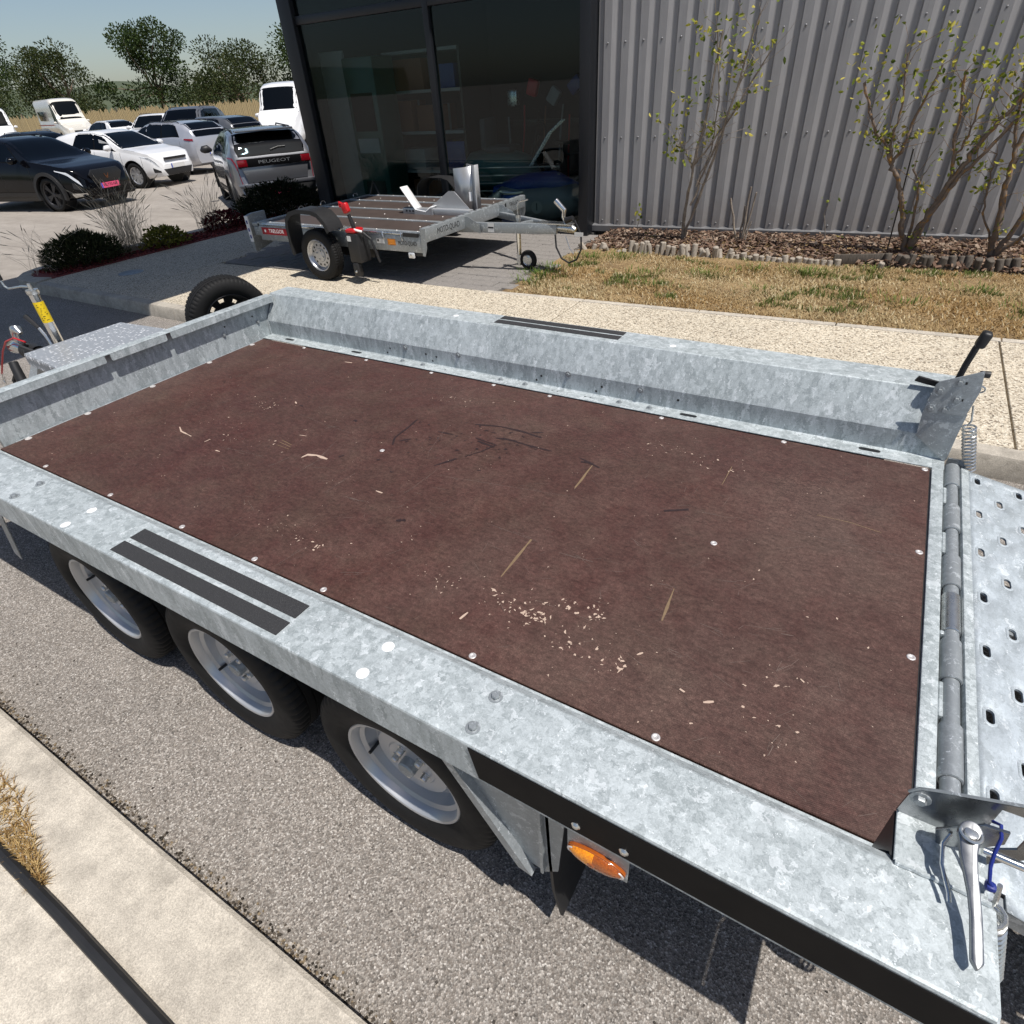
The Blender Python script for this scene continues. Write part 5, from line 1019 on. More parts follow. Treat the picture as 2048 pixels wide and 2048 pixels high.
# ------------------------------------------------------------------ shrubs against the wall
def leaf(b, p, d, l, w, col):
    d = Vector(d).normalized(); s_ = d.cross(Vector((random.gauss(0, 1), random.gauss(0, 1), random.gauss(0, 1)))).normalized(); n_ = d.cross(s_)
    p = Vector(p); q = [p, p+d*l*.35+s_*w*.5+n_*w*.1, p+d*l*.72+s_*w*.42, p+d*l-n_*w*.25, p+d*l*.72-s_*w*.42, p+d*l*.35-s_*w*.5+n_*w*.1, p+d*l*.5-n_*w*.12]
    b.add(q, [(0, 1, 6), (1, 2, 6), (2, 3, 6), (3, 4, 6), (4, 5, 6), (5, 0, 6)]); b.c += [col]*7
LC = ((.26,.29,.04), (.38,.37,.05), (.17,.22,.035), (.48,.42,.08), (.10,.14,.025))
def leaf_cluster(b, c, r, n, l=.055, cols=LC):
    for _ in range(n):
        p = Vector(c) + Vector((random.gauss(0, r), random.gauss(0, r*.7), random.gauss(0, r))); leaf(b, p, (random.gauss(0, 1), random.gauss(0, 1), random.gauss(-.5, .7)), random.uniform(.6, 1.2)*l, random.uniform(.4, .6)*l, random.choice(cols))
def wiggle(a, c, n, amp):
    a, c = Vector(a), Vector(c); P = []
    for k in range(n+1):
        t = k/n; e = math.sin(math.pi*t); P.append(a.lerp(c, t) + Vector((random.gauss(0, amp), random.gauss(0, amp), random.gauss(0, amp)))*e)
    return P
def shrub(name, base, stems, label, mt, clusters, twig=10, group='shrubs trained up the grey wall'):
    S_ = thing(name, base, 0, label, 'shrub', group); o = Vector(base); fol = MB(); fol.c = []
    for pts, r0, r1 in stems:
        P = []
        for a, c in zip(pts, pts[1:]): P += wiggle(a, c, 5, .010)[:-1]
        P.append(Vector(pts[-1])); n = len(P)
        MB().tube(P, [1.35*(r0+(r1-r0)*k/(n-1))*random.uniform(.88, 1.15) for k in range(n)], n=7).build('stem', mt, S_, world=True, ang=70)
        tw = MB()
        for _ in range(twig):
            k = random.randrange(max(1, n//3), n); p = P[k]; dirn = Vector((random.gauss(0, .8), random.gauss(-.1, .35), random.uniform(.2, 1))).normalized(); L = random.uniform(.08, .38)
            q = wiggle(p, p+dirn*L, 3, .012); tw.tube(q, [max(.0025, r1*.5), .0024, .002, .0014], n=4, caps=False)
            if random.random() < .24: leaf_cluster(fol, q[-1]-o, .03, random.randint(3, 7), .055)
        tag(tw.build('twigs', mt, S_, world=True, ang=70), kind='stuff')
    for c, r, n, l in clusters: leaf_cluster(fol, Vector(c)-o, r, n, l)
    if fol.v: tag(fol.build('foliage', LEAF, S_, smooth=False, recalc=False), kind='stuff')
    return S_
b0 = (-2.30, 7.87, .16)
st = [([b0, (-2.27, 7.78, .55), (-2.21, 7.70, 1.0), (-2.12, 7.68, 1.45), (-2.05, 7.68, 2.2)], .016, .007), ([(-2.29, 7.86, .17), (-2.14, 7.76, .6), (-1.98, 7.70, 1.1), (-1.86, 7.68, 1.6), (-1.7, 7.66, 2.3)], .014, .006),
      ([(-2.21, 7.72, .95), (-2.30, 7.70, 1.15), (-2.42, 7.68, 1.22)], .007, .004), ([(-2.20, 7.72, .6), (-2.06, 7.70, 1.0), (-1.93, 7.68, 1.35), (-1.75, 7.66, 1.9)], .010, .005), ([(-2.22, 7.72, 1.0), (-2.05, 7.70, 1.2), (-1.90, 7.70, 1.40), (-1.55, 7.66, 2.0)], .008, .005), ([(-2.15, 7.70, .8), (-2.03, 7.72, 1.15), (-2.0, 7.68, 1.6), (-2.1, 7.66, 2.2)], .007, .004)]
shrub('wall_shrub', b0, st, 'bare stemmed shrub nearest the shop front with one yellow green leaf cluster', BRANCH_P, [((-2.45, 7.68, 1.22), .055, 30, .065), ((-2.40, 7.68, 1.10), .04, 10, .06), ((-2.05, 7.68, 1.37), .05, 12, .06), ((-1.66, 7.68, 1.36), .03, 4, .06), ((-2.3, 7.68, 1.7), .12, 46, .06), ((-1.8, 7.66, 1.95), .15, 60, .06), ((-2.1, 7.66, 2.2), .15, 60, .06)], 16)
b0 = (.13, 7.87, .16)
st = [([b0, (.02, 7.80, .42), (-.05, 7.76, .69), (-.16, 7.75, .92), (-.24, 7.75, 1.02), (-.30, 7.74, 1.16), (-.46, 7.73, 1.32), (-.65, 7.7, 1.7)], .022, .008), ([(-.24, 7.75, 1.02), (-.17, 7.74, 1.15), (-.16, 7.73, 1.34), (-.05, 7.7, 1.8)], .014, .007), ([(-.24, 7.75, 1.02), (-.29, 7.73, 1.20), (-.28, 7.72, 1.5), (-.35, 7.7, 1.9)], .010, .005),
      ([(.13, 7.86, .17), (.16, 7.78, .42), (.26, 7.75, .72), (.34, 7.74, .95), (.44, 7.72, 1.2), (.60, 7.70, 1.5), (.8, 7.68, 1.9)], .024, .010), ([(.14, 7.86, .17), (.20, 7.76, .5), (.31, 7.73, .8), (.46, 7.72, 1.06), (.60, 7.70, 1.30), (.78, 7.68, 1.55)], .018, .008), ([(.30, 7.75, .85), (.27, 7.74, 1.08), (.22, 7.73, 1.3), (.15, 7.7, 1.75)], .014, .008), ([(.27, 7.74, 1.08), (.33, 7.73, 1.25), (.33, 7.72, 1.6)], .008, .005), ([(.13, 7.86, .2), (.10, 7.80, .5), (.06, 7.76, .85), (-.04, 7.74, .98)], .012, .005)]
shrub('wall_shrub', b0, st, 'middle wall shrub with orange lichen stems and thin dark stake', BRANCH, [((-.36, 7.72, 1.27), .07, 60, .05), ((-.27, 7.72, 1.18), .05, 30, .045), ((.10, 7.74, .86), .04, 14, .045), ((-.02, 7.74, .62), .04, 14, .045), ((.16, 7.74, .38), .04, 12, .05), ((.42, 7.72, 1.20), .05, 22, .05), ((.02, 7.74, 1.30), .03, 8, .05), ((-.5, 7.7, 1.75), .18, 110, .055), ((.1, 7.7, 1.75), .2, 110, .055), ((.7, 7.68, 1.7), .16, 90, .055)], 15)
b0 = (.86, 7.87, .16)
st = [([b0, (.82, 7.80, .45), (.77, 7.76, .75), (.74, 7.75, 1.0), (.72, 7.74, 1.15), (.78, 7.72, 1.4), (.80, 7.7, 1.9)], .024, .010), ([(.72, 7.74, 1.15), (.66, 7.73, 1.32), (.60, 7.7, 1.7)], .012, .006), ([(.87, 7.86, .17), (.95, 7.78, .45), (1.02, 7.76, .7), (1.05, 7.74, 1.0), (1.12, 7.72, 1.4)], .020, .008), ([(.88, 7.86, .17), (1.04, 7.80, .4), (1.2, 7.78, .62), (1.5, 7.74, 1.0), (1.7, 7.7, 1.5)], .016, .008), ([(.84, 7.84, .3), (.66, 7.80, .60), (.62, 7.78, .85), (.60, 7.76, 1.1)], .008, .004)]
shrub('wall_shrub', b0, st, 'rightmost wall shrub with leaning thorny stems cut by the photo edge', BRANCH, [((.64, 7.76, .9), .03, 8, .045), ((.88, 7.76, .48), .04, 12, .045), ((.70, 7.74, 1.0), .03, 8, .045), ((.7, 7.7, 1.75), .18, 90, .055), ((1.1, 7.7, 1.5), .18, 80, .055)], 15)
SK = thing('stake', (-.05, 7.80, .16), 0, 'thin dark plant stake standing inside the middle wall shrub', 'stake'); MB().tube([(0, 0, 0), (-.02, -.02, .6), (-.035, -.05, 1.0)], .0075, n=6).build('rod', BLACKM, SK); MB().lathe([(.0005, .012), (.010, .008), (.010, -.01)], o=(-.035, -.05, 1.0), ax='z', n=10).build('stake_cap', ZINC, SK)
b0 = (-1.62, 7.91, .16)
S4 = thing('cut_shrub', b0, 0, 'hard pruned shrub stump with four bare cut stems', 'shrub')
for a, c, r_ in (((-.02, 0, 0), (-.16, -.03, .50), .013), ((.02, 0, 0), (.05, -.03, .62), .013), ((.03, .02, 0), (.11, 0, .56), .011), ((.0, 0, 0), (.01, 0, .42), .012), ((.05, 0, 0), (.10, .04, .25), .009)): MB().tube(wiggle(a, c, 5, .006), [r_, r_, r_*.95, r_*.9, r_*.85, r_*.8], n=8).build('cut_stem', BRANCH_P, S4, ang=60)
b = MB()
for _ in range(60): a = random.random()*6.28; r_ = random.uniform(.02, .12); b.tube(wiggle((0, 0, 0), (r_*math.cos(a), r_*math.sin(a), random.uniform(.03, .14)), 3, .01), [.006, .004, .003, .002], n=4, caps=False)
b.build('dead_twigs', BRANCH, S4)
for i_, (x, y, h, lab) in enumerate(((-2.86, 7.88, .38, 'small leafy sprig beside the mulch bed near the shop front'), (-.73, 8.10, .55, 'thin leafless seedling between the two larger wall shrubs'))):
    s5 = thing('seedling', (x, y, .16), 0, lab, 'seedling'); P = wiggle((0, 0, 0), (-.03, -.03, h), 5, .02); MB().tube(P, [.005, .005, .004, .004, .003, .002], n=5).build('stem', BRANCH_P, s5)
    f = MB(); f.c = []
    MB().tube(wiggle((0, 0, .05), (.18, -.05, .12), 4, .015), [.004, .003, .003, .002, .002], n=4).build('side_twig', BRANCH_P, s5)
    leaf_cluster(f, (-.02, -.03, h*.9), .05, 8 if i_ == 0 else 3, .06); leaf_cluster(f, (.12, -.05, .10), .05, 6 if i_ == 0 else 2, .06); tag(f.build('foliage', LEAF, s5, smooth=False, recalc=False), kind='stuff')
# ------------------------------------------------------------------ planting strip at the left
REDM = plain('red_gravel', (.17,.030,.026), .85, var=.5, vscale=60, bump=.6)
bedp = [(-9.56, 3.86), (-9.58, 9.2), (-10.30, 9.2), (-10.30, 4.2), (-10.22, 3.98), (-10.05, 3.83), (-9.85, 3.78), (-9.68, 3.79)]
bed = tag(MB().prism(bedp, .10, .139, 'xy').build('planting_bed', REDM), kind='structure')
kp = [(-9.50, 3.62), (-9.80, 3.60), (-10.08, 3.66), (-10.32, 3.84), (-10.46, 4.1), (-10.48, 4.5), (-10.48, 9.3)]; kin = [(-9.56, 3.86), (-9.85, 3.78), (-10.05, 3.83), (-10.22, 3.98), (-10.30, 4.2), (-10.30, 4.5), (-10.30, 9.3)]
for i_ in range(len(kp)-1): MB().prism([kp[i_], kp[i_+1], kin[i_+1], kin[i_]], 0, .150, 'xy').build('bed_kerb_stone', CONC, bed, bevel=.008, seg=1)
gv = MB(); gv.c = []
for _ in range(2600):
    x, y = random.uniform(-10.26, -9.6), random.uniform(3.95, 9.1); n0 = len(gv.v); gv.obox((x, y, .142), (random.uniform(.012, .03),)*3, Matrix.Rotation(random.random()*6, 3, 'Z') @ Matrix.Rotation(random.random()*6, 3, 'X')); c = random.choice(((.20,.03,.028), (.11,.02,.02), (.28,.07,.06), (.07,.02,.02))); gv.c += [c]*(len(gv.v)-n0)
tag(gv.build('red_gravel_mulch', BARK_CHIP, smooth=False, recalc=False), 'dark red gravel filling the planting strip', 'gravel', kind='stuff')
def bush(name, base, rx, ry, h, n, cols, l, w, label, up=.4, cat='bush'):
    S_ = thing(name, base, 0, label, cat); f = MB(); f.c = []
    for _ in range(n):
        th = random.random()*6.28; v = random.random(); rr = (random.random()**.45); z = h*(.08+.92*v); k = math.sqrt(max(0, 1-(v*1.0)**2.2))*.95+.05
        bumpn = 1+.25*noise.noise((math.cos(th)*2, math.sin(th)*2, v*3+base[1]))
        p = Vector((rx*rr*k*math.cos(th)*bumpn, ry*rr*k*math.sin(th)*bumpn, z*bumpn)); dirn = Vector((math.cos(th)*.7+random.gauss(0, .4), math.sin(th)*.7+random.gauss(0, .4), up+random.gauss(0, .4)))
        leaf(f, p, dirn, l*random.uniform(.6, 1.3), w*random.uniform(.7, 1.2), random.choice(cols))
    tag(f.build('foliage', LEAF, S_, smooth=False, recalc=False), kind='stuff'); st_ = MB()
    for _ in range(14): a = random.random()*6.28; st_.tube(wiggle((0, 0, 0), (rx*.6*math.cos(a), ry*.6*math.sin(a), h*random.uniform(.5, .85)), 4, .02), [.012, .010, .007, .005, .003], n=5, caps=False)
    st_.build('stems', BRANCH, S_); return S_
bush('evergreen_bush', (-9.93, 4.55, .13), .36, .56, .36, 4200, ((.036,.046,.017), (.055,.064,.024), (.022,.028,.012), (.075,.078,.032)), .085, .014, 'dark needle leaved bush at the nose of the planting strip', .8)
bush('yellow_bush', (-9.80, 5.72, .13), .28, .38, .26, 900, ((.20,.19,.03), (.28,.25,.05), (.12,.13,.02)), .06, .03, 'low yellow green bush behind the dark needle bush', .4)
bush('red_leaved_bush', (-10.02, 7.0, .13), .26, .42, .26, 900, ((.10,.012,.016), (.06,.01,.012), (.15,.03,.03)), .05, .028, 'low dark red leaved bush beside the silver hatchback', .5)
bush('tall_dark_bush', (-10.02, 8.25, .13), .50, .95, .50, 5000, ((.010,.017,.007), (.017,.026,.009), (.007,.011,.005), (.030,.032,.012)), .07, .022, 'big dark bush in shade in front of the silver hatchback', .6)
def wisp(name, base, n, h, spread, label):
    S_ = thing(name, base, 0, label, 'grass clump'); f = MB(); f.c = []; hd = MB(); hd.c = []
    for _ in range(n):
        a = random.random()*6.28; L = h*random.uniform(.45, 1.05); sp = spread*random.uniform(.2, 1.0); P = [(0, 0, 0), (sp*.25*math.cos(a), sp*.25*math.sin(a), L*.5), (sp*.65*math.cos(a), sp*.65*math.sin(a), L*.85), (sp*math.cos(a), sp*math.sin(a), L)]
        off = Vector((random.gauss(0, .05), random.gauss(0, .12), 0)); P = [Vector(p)+off for p in P]; n0 = len(f.v); f.tube(P, [.0022, .0018, .0014, .0009], n=3, caps=False); c = lerp3((.40,.33,.23), (.68,.60,.47), random.random()); f.c += [c]*(len(f.v)-n0)
        if random.random() < .5:
            n0 = len(hd.v); q = P[-1]; dq = (P[-1]-P[-2]).normalized(); hd.tube([q-dq*.02, q+dq*.03, q+dq*.09, q+dq*.13], [.001, .005, .0045, .001], n=5, caps=False); hd.c += [(.58,.50,.38)]*(len(hd.v)-n0)
    tag(f.build('blades', GRASS, S_, smooth=False, recalc=False), kind='stuff'); tag(hd.build('seed_heads', GRASS, S_, smooth=False, recalc=False), kind='stuff'); return S_
wisp('ornamental_grass', (-9.95, 5.25, .13), 190, .90, .50, 'pale wispy ornamental grass clump in the planting strip near the road')
wisp('ornamental_grass', (-10.10, 6.75, .13), 80, .75, .5, 'pale wispy grass clump beside the silver hatchback')
wisp('ornamental_grass', (-9.98, 4.05, .13), 40, .55, .50, 'sparse arching grass at the rounded tip of the planting strip')
# ------------------------------------------------------------------ vehicles
def interp(tab, x):
    if x <= tab[0][0]: return tab[0][1]
    for (a, u), (c, v) in zip(tab, tab[1:]):
        if x <= c:
            t = (x-a)/(c-a); t = t*t*(3-2*t)*.35 + t*.65; return u+(v-u)*t
    return tab[-1][1]
def car_wheel(r, w, rr, style, rimmat):
    t = tyre_mesh(r, w, rr, blocks=30); b = MB(); h = w/2
    b.lathe([(rr-.012, -h*.72), (rr+.002, -h*.86), (rr+.004, -h*.80), (rr-.010, -h*.5), (rr-.03, h*.2)], n=36)
    n = {'five': 5, 'ten': 10, 'cover': 7}[style]; y = -h*.62
    for k in range(n):
        a = 2*math.pi*k/n; wd = {'five': .20, 'ten': .10, 'cover': .22}[style]
        for sgn in ((-1, 1) if style != 'ten' else (0,)):
            a0 = a + sgn*wd*.75; ca, sa = math.cos(a0), math.sin(a0); q0 = Vector((.05*math.cos(a), y, .05*math.sin(a))); q1 = Vector(((rr-.008)*ca, y-.004, (rr-.008)*sa)); s_ = Vector((-sa, 0, ca))*(.022 if style != 'cover' else .03)
            b.add([q0-s_, q0+s_, q1+s_*1.2, q1-s_*1.2, q0-s_+Vector((0, .03, 0)), q0+s_+Vector((0, .03, 0)), q1+s_*1.2+Vector((0, .03, 0)), q1-s_*1.2+Vector((0, .03, 0))], [(0,1,2,3),(0,4,5,1),(1,5,6,2),(2,6,7,3),(3,7,4,0)])
    b.lathe([(.0005, y-.008), (.045, y-.006), (.06, y+.01)], n=20)
    back = MB().lathe([(.0005, .0), (rr-.03, .0)], n=24).mesh('brake_disc', BLACKM)
    return b.mesh('wheel', rimmat, ang=30), t, back
def car(name, loc, rz, label, paintm, P, cat='car'):
    """nose towards +x; ground at 0. P: length L, half width W, profile tables"""
    C = thing(name, loc, rz, label, cat, P.get('group', 'parked cars')); L, W = P['L'], P['W']; xf_, xr_ = P.get('xf', L*.5), -L*.5
    top, belt = P['top'], P['belt']; zs = P.get('sill', .22); tum = P.get('tumble', .24)
    plan = [(xr_, .80), (xr_+.10, .90), (xr_+.35, .975), (xr_+.9, 1.0), (xf_-1.2, 1.0), (xf_-.55, .965), (xf_-.22, .88), (xf_-.06, .74), (xf_, .62)] if not P.get('boxy') else [(xr_, .95), (xr_+.08, .985), (xr_+.3, 1.0), (xf_-.6, 1.0), (xf_-.2, .93), (xf_, .80)]
    N = 44; xs = [xr_ + (xf_-xr_)*(.5-.5*math.cos(math.pi*(k/N)**1.0)) for k in range(N+1)]
    def section(x):
        w = W*interp(plan, x); zt = interp(top, x); zb = min(interp(belt, x), zt-.035); zlo = zs + P.get('low', {}).get('f', .06)*max(0, (x-(xf_-.5))/.5) + .10*max(0, ((xr_+.4)-x)/.4)
        gh = max(0, zt-zb-.06); wr = w*.96 - tum*min(1, gh/.42)*1.0
        if gh < .03: wr = w*.90
        pts = [(w*.90, zlo), (w*.985, zlo+.08), (w, zlo+(zb-zlo)*.45), (w*.985, zlo+(zb-zlo)*.72), (w*.965, zb-.03), (w*.945, zb+.004), ((w*.945*2+wr)/3, zb+(zt-zb)*.30), ((w*.945+wr*2)/3, zb+(zt-zb)*.62), (wr, zb+(zt-zb)*.88), (wr*.86, zb+(zt-zb)*.972), (wr*.5, zt-.006), (0, zt)]
        return pts
    secs = [section(x) for x in xs]; K = len(secs[0])
    b = MB(); vs = []
    for x, s_ in zip(xs, secs):
        vs += [(x, -y, z) for y, z in s_] + [(x, y, z) for y, z in s_[:-1][::-1]]
    M_ = 2*K-1
    fs = [(i*M_+j, (i+1)*M_+j, (i+1)*M_+j+1, i*M_+j+1) for i in range(N) for j in range(M_-1)] + [tuple(range(M_)), tuple(range(N*M_, (N+1)*M_))[::-1]] + [(i*M_, i*M_+M_-1, (i+1)*M_+M_-1, (i+1)*M_) for i in range(N)]
    b.add(vs, fs); body = b.build('body', paintm, C, ang=50)
    wr_, tx = P.get('wr', .325), P['axles']; cut = MB()
    for x in tx:
        for sd_ in (-1, 1):
            yw = W*interp(plan, x); cut.cyl((x, sd_*(yw-.30), wr_+.01), (x, sd_*(yw+.2), wr_+.01), wr_+.05, n=40)
    co_ = cut.build('cutter', BLACKM); co_.matrix_world = Matrix.Identity(4)
    keep = C.matrix_basis.copy(); C.matrix_basis = Matrix.Identity(4); bpy.context.view_layer.update()
    md = body.modifiers.new('arches', 'BOOLEAN'); md.operation = 'DIFFERENCE'; md.object = co_; md.solver = 'EXACT'
    dg = bpy.context.evaluated_depsgraph_get(); dg.update(); nm_ = bpy.data.meshes.new_from_object(body.evaluated_get(dg)); body.modifiers.clear(); body.data = nm_
    nm_.materials.clear(); nm_.materials.append(paintm); nm_.materials.append(BLACKM); nm_.polygons.foreach_set('use_smooth', [True]*len(nm_.polygons)); nm_.set_sharp_from_angle(angle=R_(50))
    for p_ in nm_.polygons:
        c0 = p_.center
        p_.material_index = 1 if any((c0.x-x)**2+(c0.z-wr_-.01)**2 <= (wr_+.052)**2 and abs(c0.y) < W*interp(plan, x)-.012 and abs(c0.y) > W*interp(plan, x)-.33 and c0.z > .02 for x in tx) else 0
    bpy.data.objects.remove(co_); C.matrix_basis = keep
    def at(x, j, side=-1):   # interpolated point on the body
        s_ = section(x); j0 = int(min(max(j, 0), K-1)); j1 = min(j0+1, K-1); t = j-j0; y = s_[j0][0]*(1-t)+s_[j1][0]*t; z = s_[j0][1]*(1-t)+s_[j1][1]*t; return Vector((x, side*y, z))
    def patch(nm, quad, side, mt, off=.006, nu=8, nv=5, par=None):  # quad: 4 (x, j) corners
        g = MB(); vs = []
        cs = side if isinstance(side, tuple) else (side,)*4
        for a in range(nu+1):
            for c in range(nv+1):
                u, v = a/nu, c/nv; w4 = ((1-u)*(1-v), u*(1-v), u*v, (1-u)*v); x = sum(w*q[0] for w, q in zip(w4, quad)); j = sum(w*q[1] for w, q in zip(w4, quad)); s_ = sum(w*q for w, q in zip(w4, cs))
                e = .01; p = at(x, j, 1); p.y *= s_
                sg = 1 if s_ >= 0 else -1
                dx = at(x+e, j, sg)-at(x-e, j, sg); dj = at(x, min(j+.15, K-1), sg)-at(x, j-.15, sg); n_ = dx.cross(dj)
                if n_.length > 1e-9: n_.normalize()
                if n_.dot(Vector((0, sg, .35))) < 0: n_ = -n_
                vs.append(p+n_*off)
        g.add(vs, [(a*(nv+1)+c, (a+1)*(nv+1)+c, (a+1)*(nv+1)+c+1, a*(nv+1)+c+1) for a in range(nu) for c in range(nv)]); return g.build(nm, mt, par or C, ang=60)
    gl = P['glass']  # cowl x, roof front x, roof rear x, tail-glass bottom x
    cx_, rf, rrx, tg = gl
    wx_ = [q for q in P['side_windows'].values()]; wa, wb = min(q[0] for q in wx_), max(q[1] for q in wx_)
    ra = [P['rake'][k_][0] for k_, q in P['side_windows'].items() if q[0] == wa][0]; rb_ = [P['rake'][k_][1] for k_, q in P['side_windows'].items() if q[1] == wb][0]
    for sd_ in (-1, 1):
        patch('window_surround', [(wa-.05, 5.28), (wb+.07, 5.28), (wb+rb_+.05, 8.3), (wa+ra-.03, 8.3)], sd_, BLACKG, .0015, 16, 5)
        for q in (xf_-.62, ): patch('bonnet_seam', [(cx_-.02, 8.05), (q, 8.05), (q, 8.17), (cx_-.02, 8.17)], sd_, DKGRILL, .002, 10, 1)
        patch('bumper_seam', [(xf_-.46, .5), (xf_-.452, .5), (xf_-.452, 4.4), (xf_-.46, 4.4)], sd_, DKGRILL, .002, 1, 6); patch('fuel_flap' if sd_ > 0 else 'side_seam', [(xr_+.52, .5), (xr_+.527, .5), (xr_+.527, 4.4), (xr_+.52, 4.4)], sd_, DKGRILL, .002, 1, 6)
        for nm, (x0, x1) in P['side_windows'].items():
            lo0, lo1 = P.get('win_lo', (5.45, 5.45)); hi = 8.1
            sh0 = P['rake'].get(nm, (0, 0))
            patch('side_window', [(x0, lo0), (x1, lo1), (x1+sh0[1], hi), (x0+sh0[0], hi)], sd_, CARGLASS, .004)
        for xd in P.get('doors', ()): patch('door_seam', [(xd-.004, .6), (xd+.004, .6), (xd+.004, 5), (xd-.004, 5)], sd_, DKGRILL, .003, 1, 8)
        for xd in P.get('handles', ()): patch('door_handle', [(xd-.09, 4.0), (xd+.09, 4.0), (xd+.09, 4.2), (xd-.09, 4.2)], sd_, paintm if not P.get('dark_handles') else BLACKP, .022, 3, 1)
        mx = P.get('mirror'); 
        if mx: q = at(mx, 5.3, sd_); MB().tube([(q.x-.02, q.y+sd_*.02, q.z+.06), (q.x, q.y+sd_*.10, q.z+.09), (q.x, q.y+sd_*.20, q.z+.08), (q.x-.02, q.y+sd_*.25, q.z+.06)], [.025, .08, .075, .03], n=10).build('wing_mirror', P.get('mirror_mat', paintm), C, ang=60)
        if P.get('sillmat'): patch('sill_trim', [(P['axles'][1]+P.get('wr', .325)+.10, .15), (P['axles'][0]-P.get('wr', .325)-.10, .15), (P['axles'][0]-P.get('wr', .325)-.10, 1.45), (P['axles'][1]+P.get('wr', .325)+.10, 1.45)], sd_, BLACKP, .010, 12, 2)
        if P.get('rails'): q0, q1 = at(rf-.25, 9, sd_), at(rrx+.1, 9, sd_); MB().tube([q0, q0+Vector((-.1, 0, .045)), q1+Vector((.1, 0, .045)), q1], .014, n=6).build('roof_rail', P['rails'], C)
    ws = patch('windscreen', [(cx_, 10.9), (cx_, 9.0), (rf, 9.2), (rf, 10.9)], 1, CARGLASS, .004) if False else None
    def top_patch(nm, x0, x1, f0, f1, mt, off=.005, nx_=10, ny_=10):
        g = MB(); vs = []
        for a in range(nx_+1):
            x = x0+(x1-x0)*a/nx_; s_ = section(x); f = f0+(f1-f0)*a/nx_
            for c in range(ny_+1):
                v = -1+2*c/ny_; yv = v*f*s_[8][0]
                ay = abs(yv); prof = [(s_[8][0], s_[8][1]), (s_[9][0], s_[9][1]), (s_[10][0], s_[10][1]), (0, s_[11][1])]; z = s_[11][1]
                for (ya, za), (yb, zb_) in zip(prof, prof[1:]):
                    if yb <= ay <= ya: z = za+(zb_-za)*((ya-ay)/max(1e-6, ya-yb)); break
                dz = (interp(top, x+.02)-interp(top, x-.02))/.04; n_ = Vector((-dz, 0, 1)).normalized(); vs.append(Vector((x, yv, z))+n_*off)
        g.add(vs, [(a*(ny_+1)+c, (a+1)*(ny_+1)+c, (a+1)*(ny_+1)+c+1, a*(ny_+1)+c+1) for a in range(nx_) for c in range(ny_)]); return g.build(nm, mt, C, ang=60)
    top_patch('windscreen', cx_, rf, .93, .95, CARGLASS); top_patch('rear_window', rrx, tg, .93, .90, CARGLASS)
    # dark cabin volume and seats seen through the glass
    MB().box(tg+.25, cx_-.45, -W*.72, W*.72, zs+.05, P['belt'][1][1]-.02).build('cabin', SEAT, C)
    for x in (.15, -.75):
        for y in (-.38, .38): MB().obox((x+P.get('seat', 0), y, P['belt'][1][1]+.10), (.12, .42, .42), Matrix.Rotation(R_(-14), 3, 'Y')).build('seat', SEAT, C, bevel=.05)
    wr_, tx = P.get('wr', .325), P['axles']
    whl = car_wheel(wr_, P.get('ww', .215), P.get('rim', .235), P['style'], P['rimmat'])
    for x in tx:
        for sd_ in (-1, 1):
            yw = W*interp(plan, x)
            MB().lathe([(wr_+.048, -sd_*.01), (wr_+.048, -sd_*.29), (.05, -sd_*.29)], o=(x, sd_*yw, wr_+.01), n=40).build('wheel_arch', BLACKM, C)
            if P.get('cladding'):
                o_ = circ(x, wr_, wr_+.115, 28, -.25, math.pi+.25); i_ = circ(x, wr_, wr_+.045, 28, -.25, math.pi+.25)[::-1]; MB().prism(o_+i_, sd_*(yw-.05), sd_*(yw+.016), 'xz').build('arch_trim', BLACKP, C)
            w_ = place('wheel', whl[0], C, (x, sd_*(yw-.012-P.get('ww', .215)/2), wr_), (0, random.random()*3, 0 if sd_ < 0 else math.pi)); place('tyre', whl[1], w_); place('brake_disc', whl[2], w_)
    return C, at, patch, body
def end_panel(C, nm, x, poly, d, mt, par=None, bevel=.006):   # flat panel on the nose or tail, outline in (y, z)
    return MB().prism(poly, x, x+d, 'yz').build(nm, mt, par or C, bevel=bevel)
def plate(C, x, z, txt, d, tilt=0, mt=None):
    p = MB().box(-.004, .004, -.26, .26, -.055, .055).build('number_plate', mt or PLATE, C, bevel=.002, seg=1, loc=(x, 0, z), rot=(0, tilt, 0))
    s_ = 1 if d > 0 else -1
    MB().box(-.0005, .0005, -.022, .022, -.054, .054).build('plate_band', EUBLUE, p, loc=(s_*.005, -s_*.236 if s_ > 0 else .236, 0)); 
    if txt: place('plate_text', text_mesh(txt, .088, INK), p, (s_*.0055, 0, 0), frame_rot((0, s_, 0), (s_, 0, 0)))
    return p
# --- black hatchback crossover, nose towards the right
top = [(-2.25, .55), (-2.2, .80), (-2.05, 1.10), (-1.75, 1.38), (-1.1, 1.50), (-.2, 1.52), (.25, 1.46), (1.05, 1.03), (1.5, .965), (1.95, .89), (2.12, .80), (2.22, .66), (2.25, .55)]
belt = [(-2.2, .90), (-1.5, 1.05), (.6, .985), (1.1, .95), (2.0, .80), (2.25, .5)]
PB = dict(L=4.5, W=.92, top=top, belt=belt, glass=(1.02, .22, -1.35, -2.02), side_windows={'f': (.05, .80), 'r': (-.85, -.02), 'q': (-1.45, -.95)}, rake={'f': (-.05, -.55), 'r': (.08, -.02), 'q': (.25, .10)}, doors=(-.03, .95, -.98), handles=(-.2, -1.05), mirror=.72, axles=(1.36, -1.33), wr=.355, rim=.262, ww=.235, style='five', rimmat=RIM_D, sillmat=True, cladding=True, rails=BLACKP, dark_handles=True)
